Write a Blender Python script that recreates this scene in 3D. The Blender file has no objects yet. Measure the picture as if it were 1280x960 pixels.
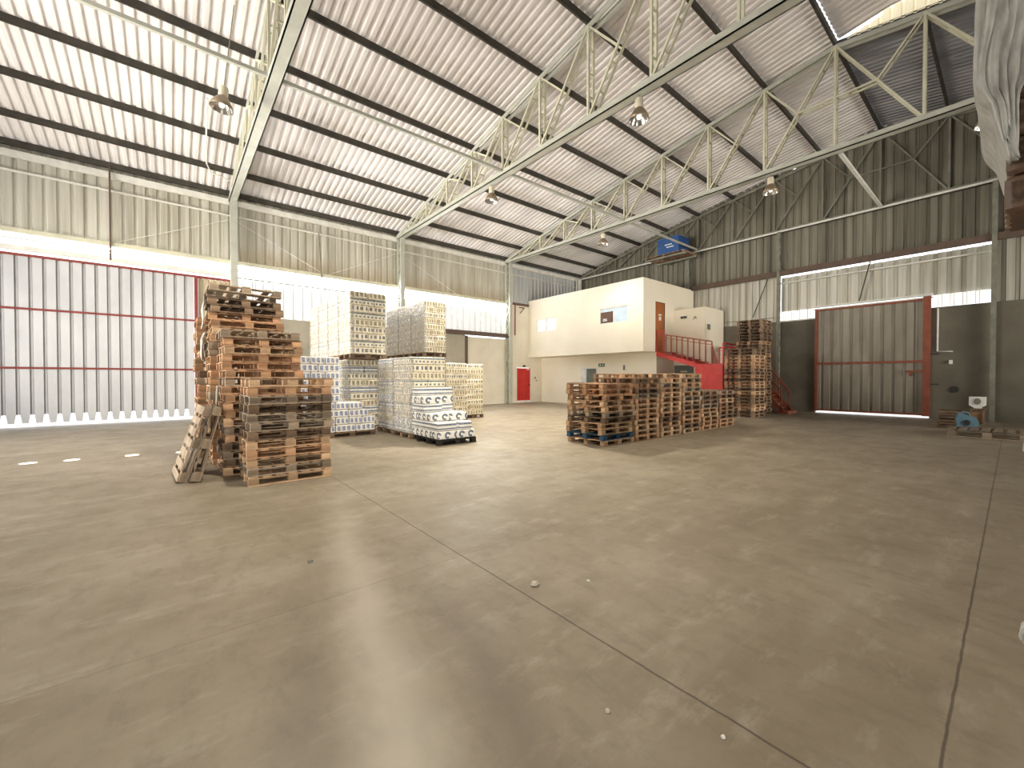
import bpy, math, random
from mathutils import Vector, Matrix

# ------------------------------------------------------------------ camera, world, lights
S = bpy.context.scene
C = S.collection
R = math.radians
rnd = random.Random(7)
S.view_settings.view_transform = 'Standard'
S.view_settings.look = 'None'
S.view_settings.gamma = 1.0
S.view_settings.use_curve_mapping = False
S.view_settings.exposure = 0.12
S.cycles.max_bounces = 8
S.cycles.diffuse_bounces = 5
S.cycles.transparent_max_bounces = 12
S.cycles.sample_clamp_indirect = 6.0

A, B, UR, VR, RV = 24.2, 21.2, -9.5, -13.6, 3.8      # end wall, left wall, rear wall, right wall, ridge

cam = bpy.data.cameras.new('camera')
cam.sensor_width = 36.0
cam.lens = 516.7 / 1280 * 36.0
cam.clip_start, cam.clip_end = 0.05, 300
co = bpy.data.objects.new('camera', cam)
C.objects.link(co)
co.location = (0, 0, 1.65)
co.rotation_euler = (R(90 - 0.8), 0, R(-39.51))
S.camera = co

w = bpy.data.worlds.new('sky')
S.world = w
w.use_nodes = True
bg = w.node_tree.nodes['Background']
bg.inputs[0].default_value = (0.93, 0.97, 1.0, 1)
bg.inputs[1].default_value = 2.2


def area(name, loc, target, sx, sy, power, col, spread=180):
    l = bpy.data.lights.new(name, 'AREA')
    l.shape = 'RECTANGLE'
    l.size, l.size_y, l.energy, l.color = sx, sy, power, col
    l.spread = R(spread)
    o = bpy.data.objects.new(name, l)
    C.objects.link(o)
    o.location = loc
    o.rotation_euler = (Vector(target) - Vector(loc)).to_track_quat('-Z', 'Y').to_euler()
    return o


# added fill lamps, unseen: rear and right gateways, under the rear bay roof
area('fill_rear', (-9.3, 14.2, 2.9), (12, 15.0, 7.5), 7.5, 5.0, 1350, (1.0, 0.93, 0.80), 100)
area('fill_rear_overhead', (-6.9, 10.5, 9.2), (-3.4, 10.7, 0), 3.6, 13.0, 320, (1.0, 0.95, 0.86), 170)
area('fill_right', (17.0, -13.3, 3.0), (19.5, 12, 5.2), 6.0, 4.6, 450, (1.0, 0.92, 0.78), 70)
area('fill_right_rear', (-4.0, -13.3, 3.0), (2.6, 9.5, 1.6), 6.0, 4.6, 300, (1.0, 0.92, 0.78), 80)

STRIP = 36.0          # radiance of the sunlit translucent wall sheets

# ------------------------------------------------------------------ helpers


def tag(o, label=None, cat=None, group=None, kind=None):
    if label: o['label'] = label
    if cat: o['category'] = cat
    if group: o['group'] = group
    if kind: o['kind'] = kind
    return o


def empty(name, loc=(0, 0, 0), rz=0, label=None, cat=None, group=None, kind=None):
    o = bpy.data.objects.new(name, None)
    o.empty_display_size = 0.1
    C.objects.link(o)
    o.location = loc
    o.rotation_euler = (0, 0, rz)
    return tag(o, label, cat, group, kind)


class MB:
    def __init__(s):
        s.v, s.f, s.m, s.uv = [], [], [], {}
        s.cur = 0

    def face(s, idx, mi=None):
        s.f.append(tuple(idx)); s.m.append(s.cur if mi is None else mi)

    def hexa(s, p):
        n = len(s.v); s.v += [tuple(q) for q in p]
        for q in ((0, 3, 2, 1), (4, 5, 6, 7), (0, 1, 5, 4), (1, 2, 6, 5), (2, 3, 7, 6), (3, 0, 4, 7)):
            s.face([n + k for k in q])
        return s

    def box(s, x0, x1, y0, y1, z0, z1):
        return s.hexa([(x0, y0, z0), (x1, y0, z0), (x1, y1, z0), (x0, y1, z0), (x0, y0, z1), (x1, y0, z1), (x1, y1, z1), (x0, y1, z1)])

    def bar(s, p, q, wd, h, up=(0, 0, 1)):
        p, q = Vector(p), Vector(q)
        d = (q - p).normalized()
        u = Vector(up)
        if abs(d.dot(u)) > 0.98: u = Vector((1, 0, 0))
        r = d.cross(u).normalized() * wd / 2
        t = r.cross(d).normalized() * h / 2
        return s.hexa([p - r - t, p + r - t, q + r - t, q - r - t, p - r + t, p + r + t, q + r + t, q - r + t])

    def tube(s, pts, rad, n=8, cap=True):
        pts = [Vector(p) for p in pts]
        rads = rad if isinstance(rad, (list, tuple)) else [rad] * len(pts)
        base = len(s.v)
        ref = None
        for i, p in enumerate(pts):
            d = (pts[min(i + 1, len(pts) - 1)] - pts[max(i - 1, 0)])
            d = d.normalized() if d.length > 1e-9 else Vector((0, 0, 1))
            if ref is None: ref = Vector((0, 0, 1)) if abs(d.z) < 0.9 else Vector((1, 0, 0))
            a = d.cross(ref).normalized(); b = a.cross(d).normalized(); ref = b
            for k in range(n):
                t = 2 * math.pi * k / n
                s.v.append(tuple(p + (a * math.cos(t) + b * math.sin(t)) * rads[i]))
        for i in range(len(pts) - 1):
            for k in range(n):
                k2 = (k + 1) % n
                s.face((base + i * n + k, base + i * n + k2, base + (i + 1) * n + k2, base + (i + 1) * n + k))
        if cap:
            s.face([base + k for k in range(n)][::-1])
            s.face([base + (len(pts) - 1) * n + k for k in range(n)])
        return s

    def lathe(s, prof, n=24, c=(0, 0, 0)):
        base = len(s.v)
        for r, z in prof:
            for k in range(n):
                t = 2 * math.pi * k / n
                s.v.append((c[0] + r * math.cos(t), c[1] + r * math.sin(t), c[2] + z))
        for i in range(len(prof) - 1):
            for k in range(n):
                k2 = (k + 1) % n
                s.face((base + i * n + k, base + i * n + k2, base + (i + 1) * n + k2, base + (i + 1) * n + k))
        return s

    def poly(s, pts, mi=None):
        n = len(s.v); s.v += [tuple(p) for p in pts]
        s.face(range(n, n + len(pts)), mi)
        return s

    def prism(s, pts, off):
        """closed outline pts extruded by the vector off"""
        n = len(s.v); k = len(pts); off = Vector(off)
        s.v += [tuple(p) for p in pts] + [tuple(Vector(p) + off) for p in pts]
        s.face(range(n, n + k)); s.face(list(range(n + k, n + 2 * k))[::-1])
        for i in range(k):
            j = (i + 1) % k
            s.face((n + i, n + k + i, n + k + j, n + j))
        return s

    def mesh(s, name, mats, smooth=False):
        me = bpy.data.meshes.new(name)
        me.from_pydata(s.v, [], s.f)
        for m in (mats if isinstance(mats, (list, tuple)) else [mats]): me.materials.append(m)
        me.polygons.foreach_set('material_index', s.m)
        if smooth: me.polygons.foreach_set('use_smooth', [True] * len(s.f))
        me.update()
        return me

    def build(s, name, mats, parent=None, smooth=False, loc=None):
        o = bpy.data.objects.new(name, s.mesh(name, mats, smooth))
        C.objects.link(o)
        if parent: o.parent = parent
        if loc: o.location = loc
        return o


def inst(name, me, parent=None, loc=(0, 0, 0), rot=(0, 0, 0)):
    o = bpy.data.objects.new(name, me)
    C.objects.link(o)
    if parent: o.parent = parent
    o.location, o.rotation_euler = loc, rot
    return o


# ---- materials
class NT:
    def __init__(s, name):
        s.m = bpy.data.materials.new(name); s.m.use_nodes = True
        s.t = s.m.node_tree; s.n = s.t.nodes; s.l = s.t.links
        s.b = s.n['Principled BSDF']; s.out = s.n['Material Output']

    def node(s, typ, **kw):
        nd = s.n.new(typ)
        for k, v in kw.items(): setattr(nd, k, v)
        return nd

    def set(s, sock, v):
        if hasattr(v, 'is_output') or isinstance(v, bpy.types.NodeSocket): s.l.new(v, sock)
        else: sock.default_value = v

    def math(s, op, a, b=0.0, clamp=False):
        nd = s.node('ShaderNodeMath', operation=op); nd.use_clamp = clamp
        s.set(nd.inputs[0], a); s.set(nd.inputs[1], b)
        return nd.outputs[0]

    def mix(s, f, a, b, blend='MIX'):
        nd = s.node('ShaderNodeMix', data_type='RGBA', blend_type=blend)
        s.set(nd.inputs[0], f); s.set(nd.inputs[6], a); s.set(nd.inputs[7], b)
        return nd.outputs[2]

    def coord(s, out='Object', scale=(1, 1, 1)):
        tc = s.node('ShaderNodeTexCoord'); mp = s.node('ShaderNodeMapping')
        mp.inputs['Scale'].default_value = scale
        s.l.new(tc.outputs[out], mp.inputs[0])
        return mp.outputs[0]

    def noise(s, vec, scale, detail=4, rough=0.55):
        nd = s.node('ShaderNodeTexNoise')
        s.l.new(vec, nd.inputs['Vector'])
        nd.inputs['Scale'].default_value = scale; nd.inputs['Detail'].default_value = detail; nd.inputs['Roughness'].default_value = rough
        return nd.outputs[0]

    def ramp(s, f, lo, hi):
        nd = s.node('ShaderNodeMapRange'); nd.clamp = True
        s.set(nd.inputs[0], f); nd.inputs[1].default_value = lo; nd.inputs[2].default_value = hi
        return nd.outputs[0]

    def bump(s, h, strength=0.2, dist=0.01):
        nd = s.node('ShaderNodeBump'); nd.inputs['Strength'].default_value = strength; nd.inputs['Distance'].default_value = dist
        s.l.new(h, nd.inputs['Height']); s.l.new(nd.outputs[0], s.b.inputs['Normal'])


def c4(c): return (c[0], c[1], c[2], 1)


def mat(name, col, rough=0.6, metal=0.0, col2=None, scale=(1, 1, 1), nscale=3.0, spec=0.4, bump=0.0, emit=None, estr=0.0, lo=0.35, hi=0.65):
    t = NT(name)
    t.b.inputs['Roughness'].default_value = rough
    t.b.inputs['Metallic'].default_value = metal
    t.b.inputs['Specular IOR Level'].default_value = spec
    if col2 is None: col2 = tuple(x * 0.82 for x in col)
    f = t.noise(t.coord('Object', scale), nscale, 5)
    c = t.mix(t.ramp(f, lo, hi), c4(col2), c4(col))
    t.l.new(c, t.b.inputs['Base Color'])
    if bump: t.bump(f, bump)
    if emit:
        t.b.inputs['Emission Color'].default_value = c4(emit); t.b.inputs['Emission Strength'].default_value = estr
    return t.m


def glow(name, col, strength, base=(0.8, 0.8, 0.78)):
    return mat(name, base, 0.5, emit=col, estr=strength)


M = {}
# sheets
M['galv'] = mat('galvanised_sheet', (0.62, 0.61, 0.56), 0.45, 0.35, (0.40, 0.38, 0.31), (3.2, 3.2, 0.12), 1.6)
M['galv_shaded'] = mat('shaded_galvanised_sheet', (0.265, 0.25, 0.20), 0.5, 0.3, (0.13, 0.118, 0.09), (2.6, 2.6, 0.10), 1.5)  # unlit copy of the galvanised sheet, shade painted in darker
M['galv_door'] = mat('gate_sheet', (0.66, 0.67, 0.70), 0.42, 0.2, (0.56, 0.57, 0.60), (1, 1, 0.5), 1.2)
M['galv_door_groove'] = mat('gate_sheet_groove', (0.34, 0.34, 0.35), 0.5, 0.3)
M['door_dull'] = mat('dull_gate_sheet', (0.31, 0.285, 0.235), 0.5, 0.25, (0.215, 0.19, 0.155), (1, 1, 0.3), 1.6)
M['beige_sheet'] = mat('beige_sheet', (0.70, 0.62, 0.46), 0.55, 0.1, (0.58, 0.50, 0.36), (3, 3, 0.2), 2)
M['silver'] = mat('silver_sheet', (0.74, 0.76, 0.78), 0.4, 0.4, (0.58, 0.60, 0.62), (3, 3, 0.15), 1.5)
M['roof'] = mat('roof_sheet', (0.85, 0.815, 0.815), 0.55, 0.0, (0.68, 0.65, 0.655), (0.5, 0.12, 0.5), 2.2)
M['roof_right'] = mat('roof_sheet_shaded', (0.34, 0.34, 0.36), 0.6, 0.15, (0.22, 0.22, 0.24), (0.5, 0.12, 0.5), 2.2)  # unlit roof slope: its shade is painted in as a darker sheet
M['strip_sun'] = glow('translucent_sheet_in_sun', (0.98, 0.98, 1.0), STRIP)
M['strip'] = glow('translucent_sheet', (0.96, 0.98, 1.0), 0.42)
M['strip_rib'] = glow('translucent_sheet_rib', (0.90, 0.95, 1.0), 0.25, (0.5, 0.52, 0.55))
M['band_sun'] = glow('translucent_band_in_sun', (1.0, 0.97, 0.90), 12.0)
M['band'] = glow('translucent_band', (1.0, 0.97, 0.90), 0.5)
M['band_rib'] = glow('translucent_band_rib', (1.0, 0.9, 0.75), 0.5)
M['skyl_y'] = glow('yellowed_translucent_sheet', (1.0, 0.86, 0.5), 0.5)
M['skyl_y2'] = glow('yellowed_translucent_rib', (1.0, 0.8, 0.4), 0.28)
M['win_end'] = glow('end_wall_strip_light', (1.0, 0.97, 0.88), 0.85)
M['win_end_rib'] = glow('end_wall_strip_rib', (1.0, 0.95, 0.85), 0.3, (0.5, 0.5, 0.5))
# steel
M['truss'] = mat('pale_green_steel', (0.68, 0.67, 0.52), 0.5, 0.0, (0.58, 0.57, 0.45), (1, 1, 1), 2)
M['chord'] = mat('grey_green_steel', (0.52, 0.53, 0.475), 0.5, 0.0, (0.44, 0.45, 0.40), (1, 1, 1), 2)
M['steel_dim'] = mat('dim_grey_steel', (0.26, 0.26, 0.21), 0.55, 0.1, (0.17, 0.165, 0.13), (1, 1, 1), 2)
M['white_steel'] = mat('white_painted_steel', (0.84, 0.83, 0.78), 0.5)
M['purlin'] = mat('shaded_purlin_steel', (0.075, 0.068, 0.055), 0.6, 0.1, (0.045, 0.04, 0.033))  # unlit look of the purlin faces painted in as a dark base colour
M['brown_steel'] = mat('rusty_brown_steel', (0.15, 0.098, 0.075), 0.6, 0.1, (0.11, 0.08, 0.065), nscale=5)
M['red_steel'] = mat('red_painted_steel', (0.27, 0.05, 0.045), 0.5, 0, (0.20, 0.04, 0.036))
M['rust_red'] = mat('rust_red_steel', (0.30, 0.085, 0.045), 0.55, 0, (0.20, 0.06, 0.035))
M['stair_red'] = mat('stair_red_paint', (0.66, 0.055, 0.05), 0.45, 0, (0.52, 0.045, 0.04))
M['door_red'] = mat('door_red_paint', (0.62, 0.03, 0.028), 0.45)
def dirty_sheet():
    t = NT('galvanised_sheet_with_dirt')
    t.b.inputs['Roughness'].default_value = 0.5; t.b.inputs['Metallic'].default_value = 0.25
    v = t.coord('Object', (3.2, 3.2, 0.12)); f = t.noise(v, 1.6, 5)
    sx = t.node('ShaderNodeSeparateXYZ'); t.l.new(t.coord('Object'), sx.inputs[0])
    c = t.mix(t.ramp(f, 0.35, 0.65), (0.45, 0.43, 0.355, 1), (0.68, 0.665, 0.60, 1))
    edge = t.math('ADD', 6.75, t.math('MULTIPLY', t.noise(t.coord('Object', (5, 5, 0.5)), 1.3, 4), 1.1))
    d = t.math('MULTIPLY', t.math('GREATER_THAN', sx.outputs[0], 2.3), t.math('MULTIPLY', t.ramp(t.math('SUBTRACT', edge, sx.outputs[2]), -0.15, 0.5), 0.55))
    t.l.new(t.mix(d, c, (0.36, 0.27, 0.15, 1)), t.b.inputs['Base Color'])
    return t.m


M['galv_dirty'] = dirty_sheet()
# walls
M['block'] = mat('grey_block_wall', (0.47, 0.44, 0.36), 0.85, 0, (0.38, 0.355, 0.29), nscale=1.4, spec=0.2)
M['plaster'] = mat('grey_cement_plaster', (0.185, 0.172, 0.138), 0.9, 0, (0.145, 0.134, 0.106), nscale=1.0, spec=0.15)
M['cream'] = mat('cream_painted_wall', (0.90, 0.85, 0.72), 0.7, 0, (0.86, 0.80, 0.67), nscale=0.7, spec=0.2)
M['white_wall'] = mat('off_white_wall', (0.84, 0.79, 0.68), 0.75, 0, (0.76, 0.70, 0.58), nscale=0.9, spec=0.2)
M['white'] = mat('white_paint', (0.86, 0.86, 0.84), 0.5)
M['orange_wood'] = mat('varnished_orange_door', (0.42, 0.135, 0.03), 0.4, 0, (0.33, 0.10, 0.022), (6, 6, 0.6), 3)
M['green_grey'] = mat('grey_green_door', (0.16, 0.19, 0.165), 0.5)
M['dark'] = mat('dark_plastic', (0.03, 0.03, 0.03), 0.5)
M['exit_green'] = mat('exit_sign_green', (0.02, 0.16, 0.09), 0.5)
M['pane_blue'] = glow('pale_blue_window_pane', (0.75, 0.87, 1.0), 0.12, (0.50, 0.62, 0.74))
M['pane_white'] = glow('lit_white_window_pane', (1, 0.98, 0.94), 0.3, (0.8, 0.8, 0.8))
M['brown_board'] = mat('dark_brown_board', (0.10, 0.04, 0.015), 0.5)
M['blue_plastic'] = mat('blue_plastic', (0.03, 0.10, 0.30), 0.45)
M['light_blue'] = mat('light_blue_plastic', (0.12, 0.22, 0.29), 0.5)
M['reflector'] = mat('bronze_reflector', (0.34, 0.27, 0.19), 0.35, 0.5)
M['reflector_in'] = mat('mirror_reflector', (0.75, 0.74, 0.72), 0.18, 0.9)
M['ivory'] = mat('ivory_ballast', (0.76, 0.70, 0.55), 0.5)
M['bulb'] = glow('lamp_bulb', (1, 0.96, 0.88), 1.1, (0.9, 0.9, 0.9))
M['debris'] = mat('pale_debris', (0.55, 0.5, 0.42), 0.8)
M['ground'] = mat('outside_concrete', (0.8, 0.78, 0.72), 0.8)


def wood(name, c1, c2):
    t = NT(name)
    t.b.inputs['Roughness'].default_value = 0.8
    t.b.inputs['Specular IOR Level'].default_value = 0.2
    oi = t.node('ShaderNodeObjectInfo')
    f = t.noise(t.coord('Object', (3, 14, 14)), 2.2, 6, 0.6)
    f2 = t.noise(t.coord('Object', (1, 1, 1)), 2.3, 2)
    c = t.mix(t.ramp(f, 0.3, 0.7), c4(c2), c4(c1))
    c = t.mix(t.ramp(f2, 0.45, 0.75), c, c4(tuple(x * 0.62 for x in c2)))
    hv = t.node('ShaderNodeHueSaturation')
    hv.inputs['Value'].default_value = 1
    t.l.new(t.math('ADD', t.math('MULTIPLY', oi.outputs['Random'], 0.75), 0.66), hv.inputs['Value'])
    t.l.new(c, hv.inputs['Color'])
    t.l.new(hv.outputs[0], t.b.inputs['Base Color'])
    t.bump(f, 0.25, 0.004)
    return t.m


WOOD = {
    'tan': wood('tan_pallet_wood', (0.66, 0.46, 0.29), (0.48, 0.32, 0.20)),
    'orange-brown': wood('orange_pallet_wood', (0.58, 0.36, 0.215), (0.40, 0.235, 0.14)),
    'weathered grey': wood('grey_pallet_wood', (0.42, 0.335, 0.25), (0.28, 0.22, 0.165)),
    'dark brown': wood('dark_pallet_wood', (0.28, 0.195, 0.13), (0.17, 0.115, 0.08)),
    'black': wood('black_pallet_wood', (0.05, 0.045, 0.04), (0.03, 0.028, 0.025)),
    'blue-stained': wood('blue_pallet_wood', (0.05, 0.12, 0.20), (0.03, 0.07, 0.13)),
}


# floor: polished dusty concrete with saw joints on the 7.3 m bay grid
def floor_mat():
    t = NT('polished_concrete_floor')
    v = t.coord('Object')
    sx = t.node('ShaderNodeSeparateXYZ'); t.l.new(v, sx.inputs[0])
    x, y = sx.outputs[0], sx.outputs[1]
    n1 = t.noise(v, 0.35, 6, 0.6); n2 = t.noise(v, 1.7, 6, 0.65); n3 = t.noise(t.coord('Object', (0.6, 2.2, 1)), 0.9, 5, 0.6)
    n4 = t.noise(v, 28, 4, 0.7)
    c = t.mix(t.ramp(n1, 0.35, 0.66), (0.285, 0.232, 0.162, 1), (0.42, 0.36, 0.275, 1))
    c = t.mix(t.math('MULTIPLY', t.ramp(n2, 0.46, 0.70), 0.5), c, (0.225, 0.18, 0.125, 1))
    c = t.mix(t.math('MULTIPLY', t.ramp(n3, 0.5, 0.70), 0.45), c, (0.49, 0.435, 0.35, 1))
    c = t.mix(t.math('MULTIPLY', t.ramp(n4, 0.45, 0.75), 0.16), c, (0.22, 0.185, 0.14, 1))
    n5 = t.noise(t.coord('Object', (1.0, 0.45, 1)), 6.5, 8, 0.72)
    c = t.mix(t.math('MULTIPLY', t.ramp(n5, 0.50, 0.66), 0.42), c, (0.20, 0.165, 0.12, 1))
    n6 = t.noise(t.coord('Object', (0.5, 1.2, 1)), 3.4, 8, 0.7)
    c = t.mix(t.math('MULTIPLY', t.ramp(n6, 0.54, 0.68), 0.45), c, (0.56, 0.50, 0.41, 1))
    # polished truck lane, its bright reflection painted in paler; dark rubber tracks beside it
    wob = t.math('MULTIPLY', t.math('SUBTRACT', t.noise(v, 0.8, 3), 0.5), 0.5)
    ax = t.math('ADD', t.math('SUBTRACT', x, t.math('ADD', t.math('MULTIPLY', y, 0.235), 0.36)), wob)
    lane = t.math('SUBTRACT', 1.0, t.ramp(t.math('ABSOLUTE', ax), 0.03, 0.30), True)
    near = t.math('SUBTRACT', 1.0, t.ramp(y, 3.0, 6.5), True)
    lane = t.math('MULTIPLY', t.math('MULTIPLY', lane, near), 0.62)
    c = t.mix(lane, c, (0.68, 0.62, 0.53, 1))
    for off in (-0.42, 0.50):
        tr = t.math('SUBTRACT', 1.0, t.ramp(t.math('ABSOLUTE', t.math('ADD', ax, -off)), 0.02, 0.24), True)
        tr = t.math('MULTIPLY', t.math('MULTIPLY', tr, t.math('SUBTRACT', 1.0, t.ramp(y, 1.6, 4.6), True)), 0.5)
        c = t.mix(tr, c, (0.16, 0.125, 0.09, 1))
    # saw joints
    jx = None
    wv = t.math('MULTIPLY', t.math('SUBTRACT', t.noise(v, 5, 3), 0.5), 0.02)
    def line(coord, pos, half, amt):
        d = t.math('ABSOLUTE', t.math('ADD', t.math('SUBTRACT', coord, pos), wv))
        return t.math('MULTIPLY', t.math('SUBTRACT', 1.0, t.ramp(d, half * 0.4, half), True), amt)
    for crd, pos, half, amt in ((x, 2.07, 0.010, 0.8), (x, 9.5, 0.016, 0.6), (x, 16.9, 0.016, 0.6), (x, -5.3, 0.016, 0.6), (y, 0.18, 0.009, 0.7),
                                (y, 7.1, 0.012, 0.45), (y, 14.1, 0.012, 0.4), (y, 3.25, 0.009, 0.25), (y, -6.9, 0.014, 0.6)):
        c = t.mix(line(crd, pos, half, amt), c, (0.075, 0.058, 0.042, 1))
    hv = t.node('ShaderNodeHueSaturation'); hv.inputs['Value'].default_value = 0.72; hv.inputs['Saturation'].default_value = 1.0
    t.l.new(c, hv.inputs['Color']); t.l.new(hv.outputs[0], t.b.inputs['Base Color'])
    rg = t.math('ADD', 0.36, t.math('MULTIPLY', n2, 0.3))
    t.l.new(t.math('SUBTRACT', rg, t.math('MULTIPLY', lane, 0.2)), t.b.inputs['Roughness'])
    t.b.inputs['Specular IOR Level'].default_value = 0.45
    t.bump(n4, 0.08, 0.002)
    return t.m


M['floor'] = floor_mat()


def film_mat():
    t = NT('stretch_film')
    v = t.coord('Object', (1, 1, 1))
    n = t.noise(v, 9, 5, 0.7)
    f = t.math('ADD', 0.18, t.math('MULTIPLY', t.ramp(n, 0.42, 0.62), 0.55))
    n2 = t.noise(t.coord('Object', (1, 1, 1.6)), 22, 4, 0.7)
    t.l.new(t.mix(t.ramp(n2, 0.42, 0.56), (0.22, 0.22, 0.23, 1), (0.80, 0.79, 0.77, 1)), t.b.inputs['Base Color'])
    t.b.inputs['Roughness'].default_value = 0.25
    t.bump(n, 0.5, 0.02)
    tr = t.node('ShaderNodeBsdfTransparent'); mx = t.node('ShaderNodeMixShader')
    t.l.new(f, mx.inputs[0]); t.l.new(tr.outputs[0], mx.inputs[1]); t.l.new(t.b.outputs[0], mx.inputs[2])
    t.l.new(mx.outputs[0], t.out.inputs[0])
    return t.m


M['film'] = film_mat()
M['film_thick'] = mat('bunched_plastic_film', (0.50, 0.50, 0.475), 0.35, 0, (0.30, 0.30, 0.28), (9, 9, 3), 2, 0.5, 0.9)


def pack_mat(name, kind, base, ink, ink2):
    t = NT(name)
    t.b.inputs['Roughness'].default_value = 0.35
    uv = t.node('ShaderNodeUVMap'); sx = t.node('ShaderNodeSeparateXYZ'); t.l.new(uv.outputs[0], sx.inputs[0])
    s, z = sx.outputs[0], sx.outputs[1]
    fr = t.math('FRACT', s)
    obj = t.coord('Object', (1, 1, 1))
    n = t.noise(obj, 30, 3, 0.7)
    def inside(a, lo, hi): return t.math('MULTIPLY', t.math('GREATER_THAN', a, lo), t.math('LESS_THAN', a, hi))
    if kind == 'swirl':
        dx = t.math('SUBTRACT', t.math('FRACT', t.math('MULTIPLY', s, 0.5)), 0.5); dz = t.math('MULTIPLY', t.math('SUBTRACT', z, 0.48), 0.76)
        r2 = t.math('SQRT', t.math('ADD', t.math('MULTIPLY', dx, dx), t.math('MULTIPLY', dz, dz)))
        mk = t.math('MULTIPLY', inside(r2, 0.13, 0.33), t.math('SUBTRACT', 1.0, t.math('MULTIPLY', t.math('GREATER_THAN', dx, 0.12), t.math('LESS_THAN', dz, 0.05))))
    elif kind == 'band':
        mk = t.math('MAXIMUM', inside(z, 0.72, 0.93), t.math('MULTIPLY', inside(fr, 0.25, 0.7), inside(z, 0.25, 0.5)))
    elif kind == 'roll':
        mk = t.math('MAXIMUM', inside(z, 0.62, 0.86), inside(z, 0.16, 0.34))
    elif kind == 'pair':
        mk = t.math('MULTIPLY', inside(fr, 0.22, 0.86), inside(z, 0.30, 0.78))
        mk = t.math('MULTIPLY', mk, t.math('GREATER_THAN', t.math('FRACT', t.math('MULTIPLY', s, 0.5)), 0.22))
    else:
        mk = t.math('MULTIPLY', inside(fr, 0.2, 0.82), inside(z, 0.22, 0.84))
    ik = t.mix(t.ramp(n, 0.40, 0.60), c4(ink), c4(ink2))
    mk = t.math('MULTIPLY', mk, t.ramp(t.noise(obj, 40, 2), 0.22, 0.40))
    c = t.mix(t.math('MULTIPLY', mk, 0.92), c4(base), ik)
    t.l.new(c, t.b.inputs['Base Color'])
    t.bump(t.noise(obj, 16, 4, 0.7), 0.35, 0.02)
    return t.m


CREAM = (0.90, 0.83, 0.68)
WHT = (0.92, 0.91, 0.88)
PK = {
    'blue': pack_mat('pack_white_blue_print', 'label', WHT, (0.04, 0.09, 0.30), (0.45, 0.52, 0.68)),
    'swirl': pack_mat('pack_blue_ring_print', 'swirl', WHT, (0.03, 0.06, 0.13), (0.10, 0.16, 0.28)),
    'dark': pack_mat('pack_cream_dark_print', 'label', CREAM, (0.10, 0.09, 0.06), (0.55, 0.46, 0.28)),
    'pair': pack_mat('pack_cream_square_print', 'pair', CREAM, (0.05, 0.08, 0.13), (0.22, 0.22, 0.2)),
    'band': pack_mat('pack_cream_teal_band', 'band', CREAM, (0.03, 0.09, 0.15), (0.12, 0.2, 0.24)),
    'roll': pack_mat('pack_white_blue_rolls', 'roll', WHT, (0.03, 0.06, 0.14), (0.2, 0.27, 0.4)),
    'brown': pack_mat('pack_brown', 'label', (0.16, 0.10, 0.07), (0.05, 0.03, 0.02), (0.12, 0.08, 0.05)),
}


def struct(o, label, cat): return tag(o, label, cat, kind='structure')


def zroof(v):
    d = abs(v - RV)
    return 12.62 - 0.142 * d - 0.0026 * d * d


NODES = [3.8, 5.88, 7.92, 9.95, 11.92, 13.9, 15.85, 17.75, 19.55, 21.0]
NODES_R = [7.6 - v for v in NODES]


def vcol(t): return t


PROF_WALL = ((0, 0, 0), (0.62, 0, 1), (0.70, 1, 0), (0.92, 1, 1))       # (fraction, depth, material of the face that follows)


def sheet(name, axis, c, a0, a1, zb, zt, mats, pitch=0.32, depth=0.045, sign=-1, parent=None, prof=PROF_WALL):
    """corrugated wall sheet in the plane axis = c, running from a0 to a1 along the other axis; sign = side of the room"""
    mb = MB()
    fb = zb if callable(zb) else (lambda a: zb)
    ft = zt if callable(zt) else (lambda a: zt)
    pts = []
    k = 0
    n = int(math.ceil((a1 - a0) / pitch))
    for i in range(n):
        for fr, d, mi in prof:
            a = a0 + (i + fr) * pitch
            if a < a1: pts.append((a, d, mi))
    pts.append((a1, 0, 0))
    for a, d, mi in pts:
        off = c - sign * d * depth
        for z in (fb(a), ft(a)):
            mb.v.append((off, a, z) if axis == 0 else (a, off, z))
    for i in range(len(pts) - 1):
        f = (2 * i, 2 * i + 2, 2 * i + 3, 2 * i + 1)
        mb.face(f, pts[i][2] if len(mats) > 1 else 0)
    return mb.build(name, mats, parent)


# ------------------------------------------------------------------ the shell
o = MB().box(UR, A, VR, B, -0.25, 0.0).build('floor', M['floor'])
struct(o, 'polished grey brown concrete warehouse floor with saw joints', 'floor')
o = MB().box(UR - 1, A + 8, B + 0.05, B + 9, -0.25, -0.04).box(A + 0.05, A + 8, VR, B + 0.05, -0.25, -0.04).build('ground', M['ground'])
struct(o, 'pale concrete yard outside the gates', 'ground')


def roof_sheet(name, u0, u1, v0, v1, zf, m, label, pitch=0.25, depth=0.055, rows=14, parent=None):
    mb = MB()
    cols = []
    n = int(round((u1 - u0) / pitch))
    for i in range(n):
        for fr, d in ((0, 0), (0.38, 0), (0.5, 1), (0.88, 1)):
            cols.append((u0 + (i + fr) * pitch, d))
    cols.append((u1, 0))
    for j in range(rows + 1):
        v = v0 + (v1 - v0) * j / rows
        for u, d in cols: mb.v.append((u, v, zf(v) + 0.10 + d * depth))
    k = len(cols)
    for j in range(rows):
        for i in range(k - 1):
            mb.face((j * k + i, j * k + i + 1, (j + 1) * k + i + 1, (j + 1) * k + i))
    o = mb.build(name, m, parent)
    return struct(o, label, 'ceiling') if label else o


roof_sheet('ceiling', UR, A, RV, B + 0.25, zroof, M['roof'], 'corrugated pale metal roof sloping up from the left wall to the ridge')
roof_sheet('ceiling_right', 16.95, A, VR, RV, zroof, M['roof_right'], 'dark shaded corrugated roof slope beyond the ridge')


def zraised(v):
    d = RV - v
    return 12.64 + (0.16 * d if d < 1.6 else 0.256 - 0.05 * (d - 1.6))


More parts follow.
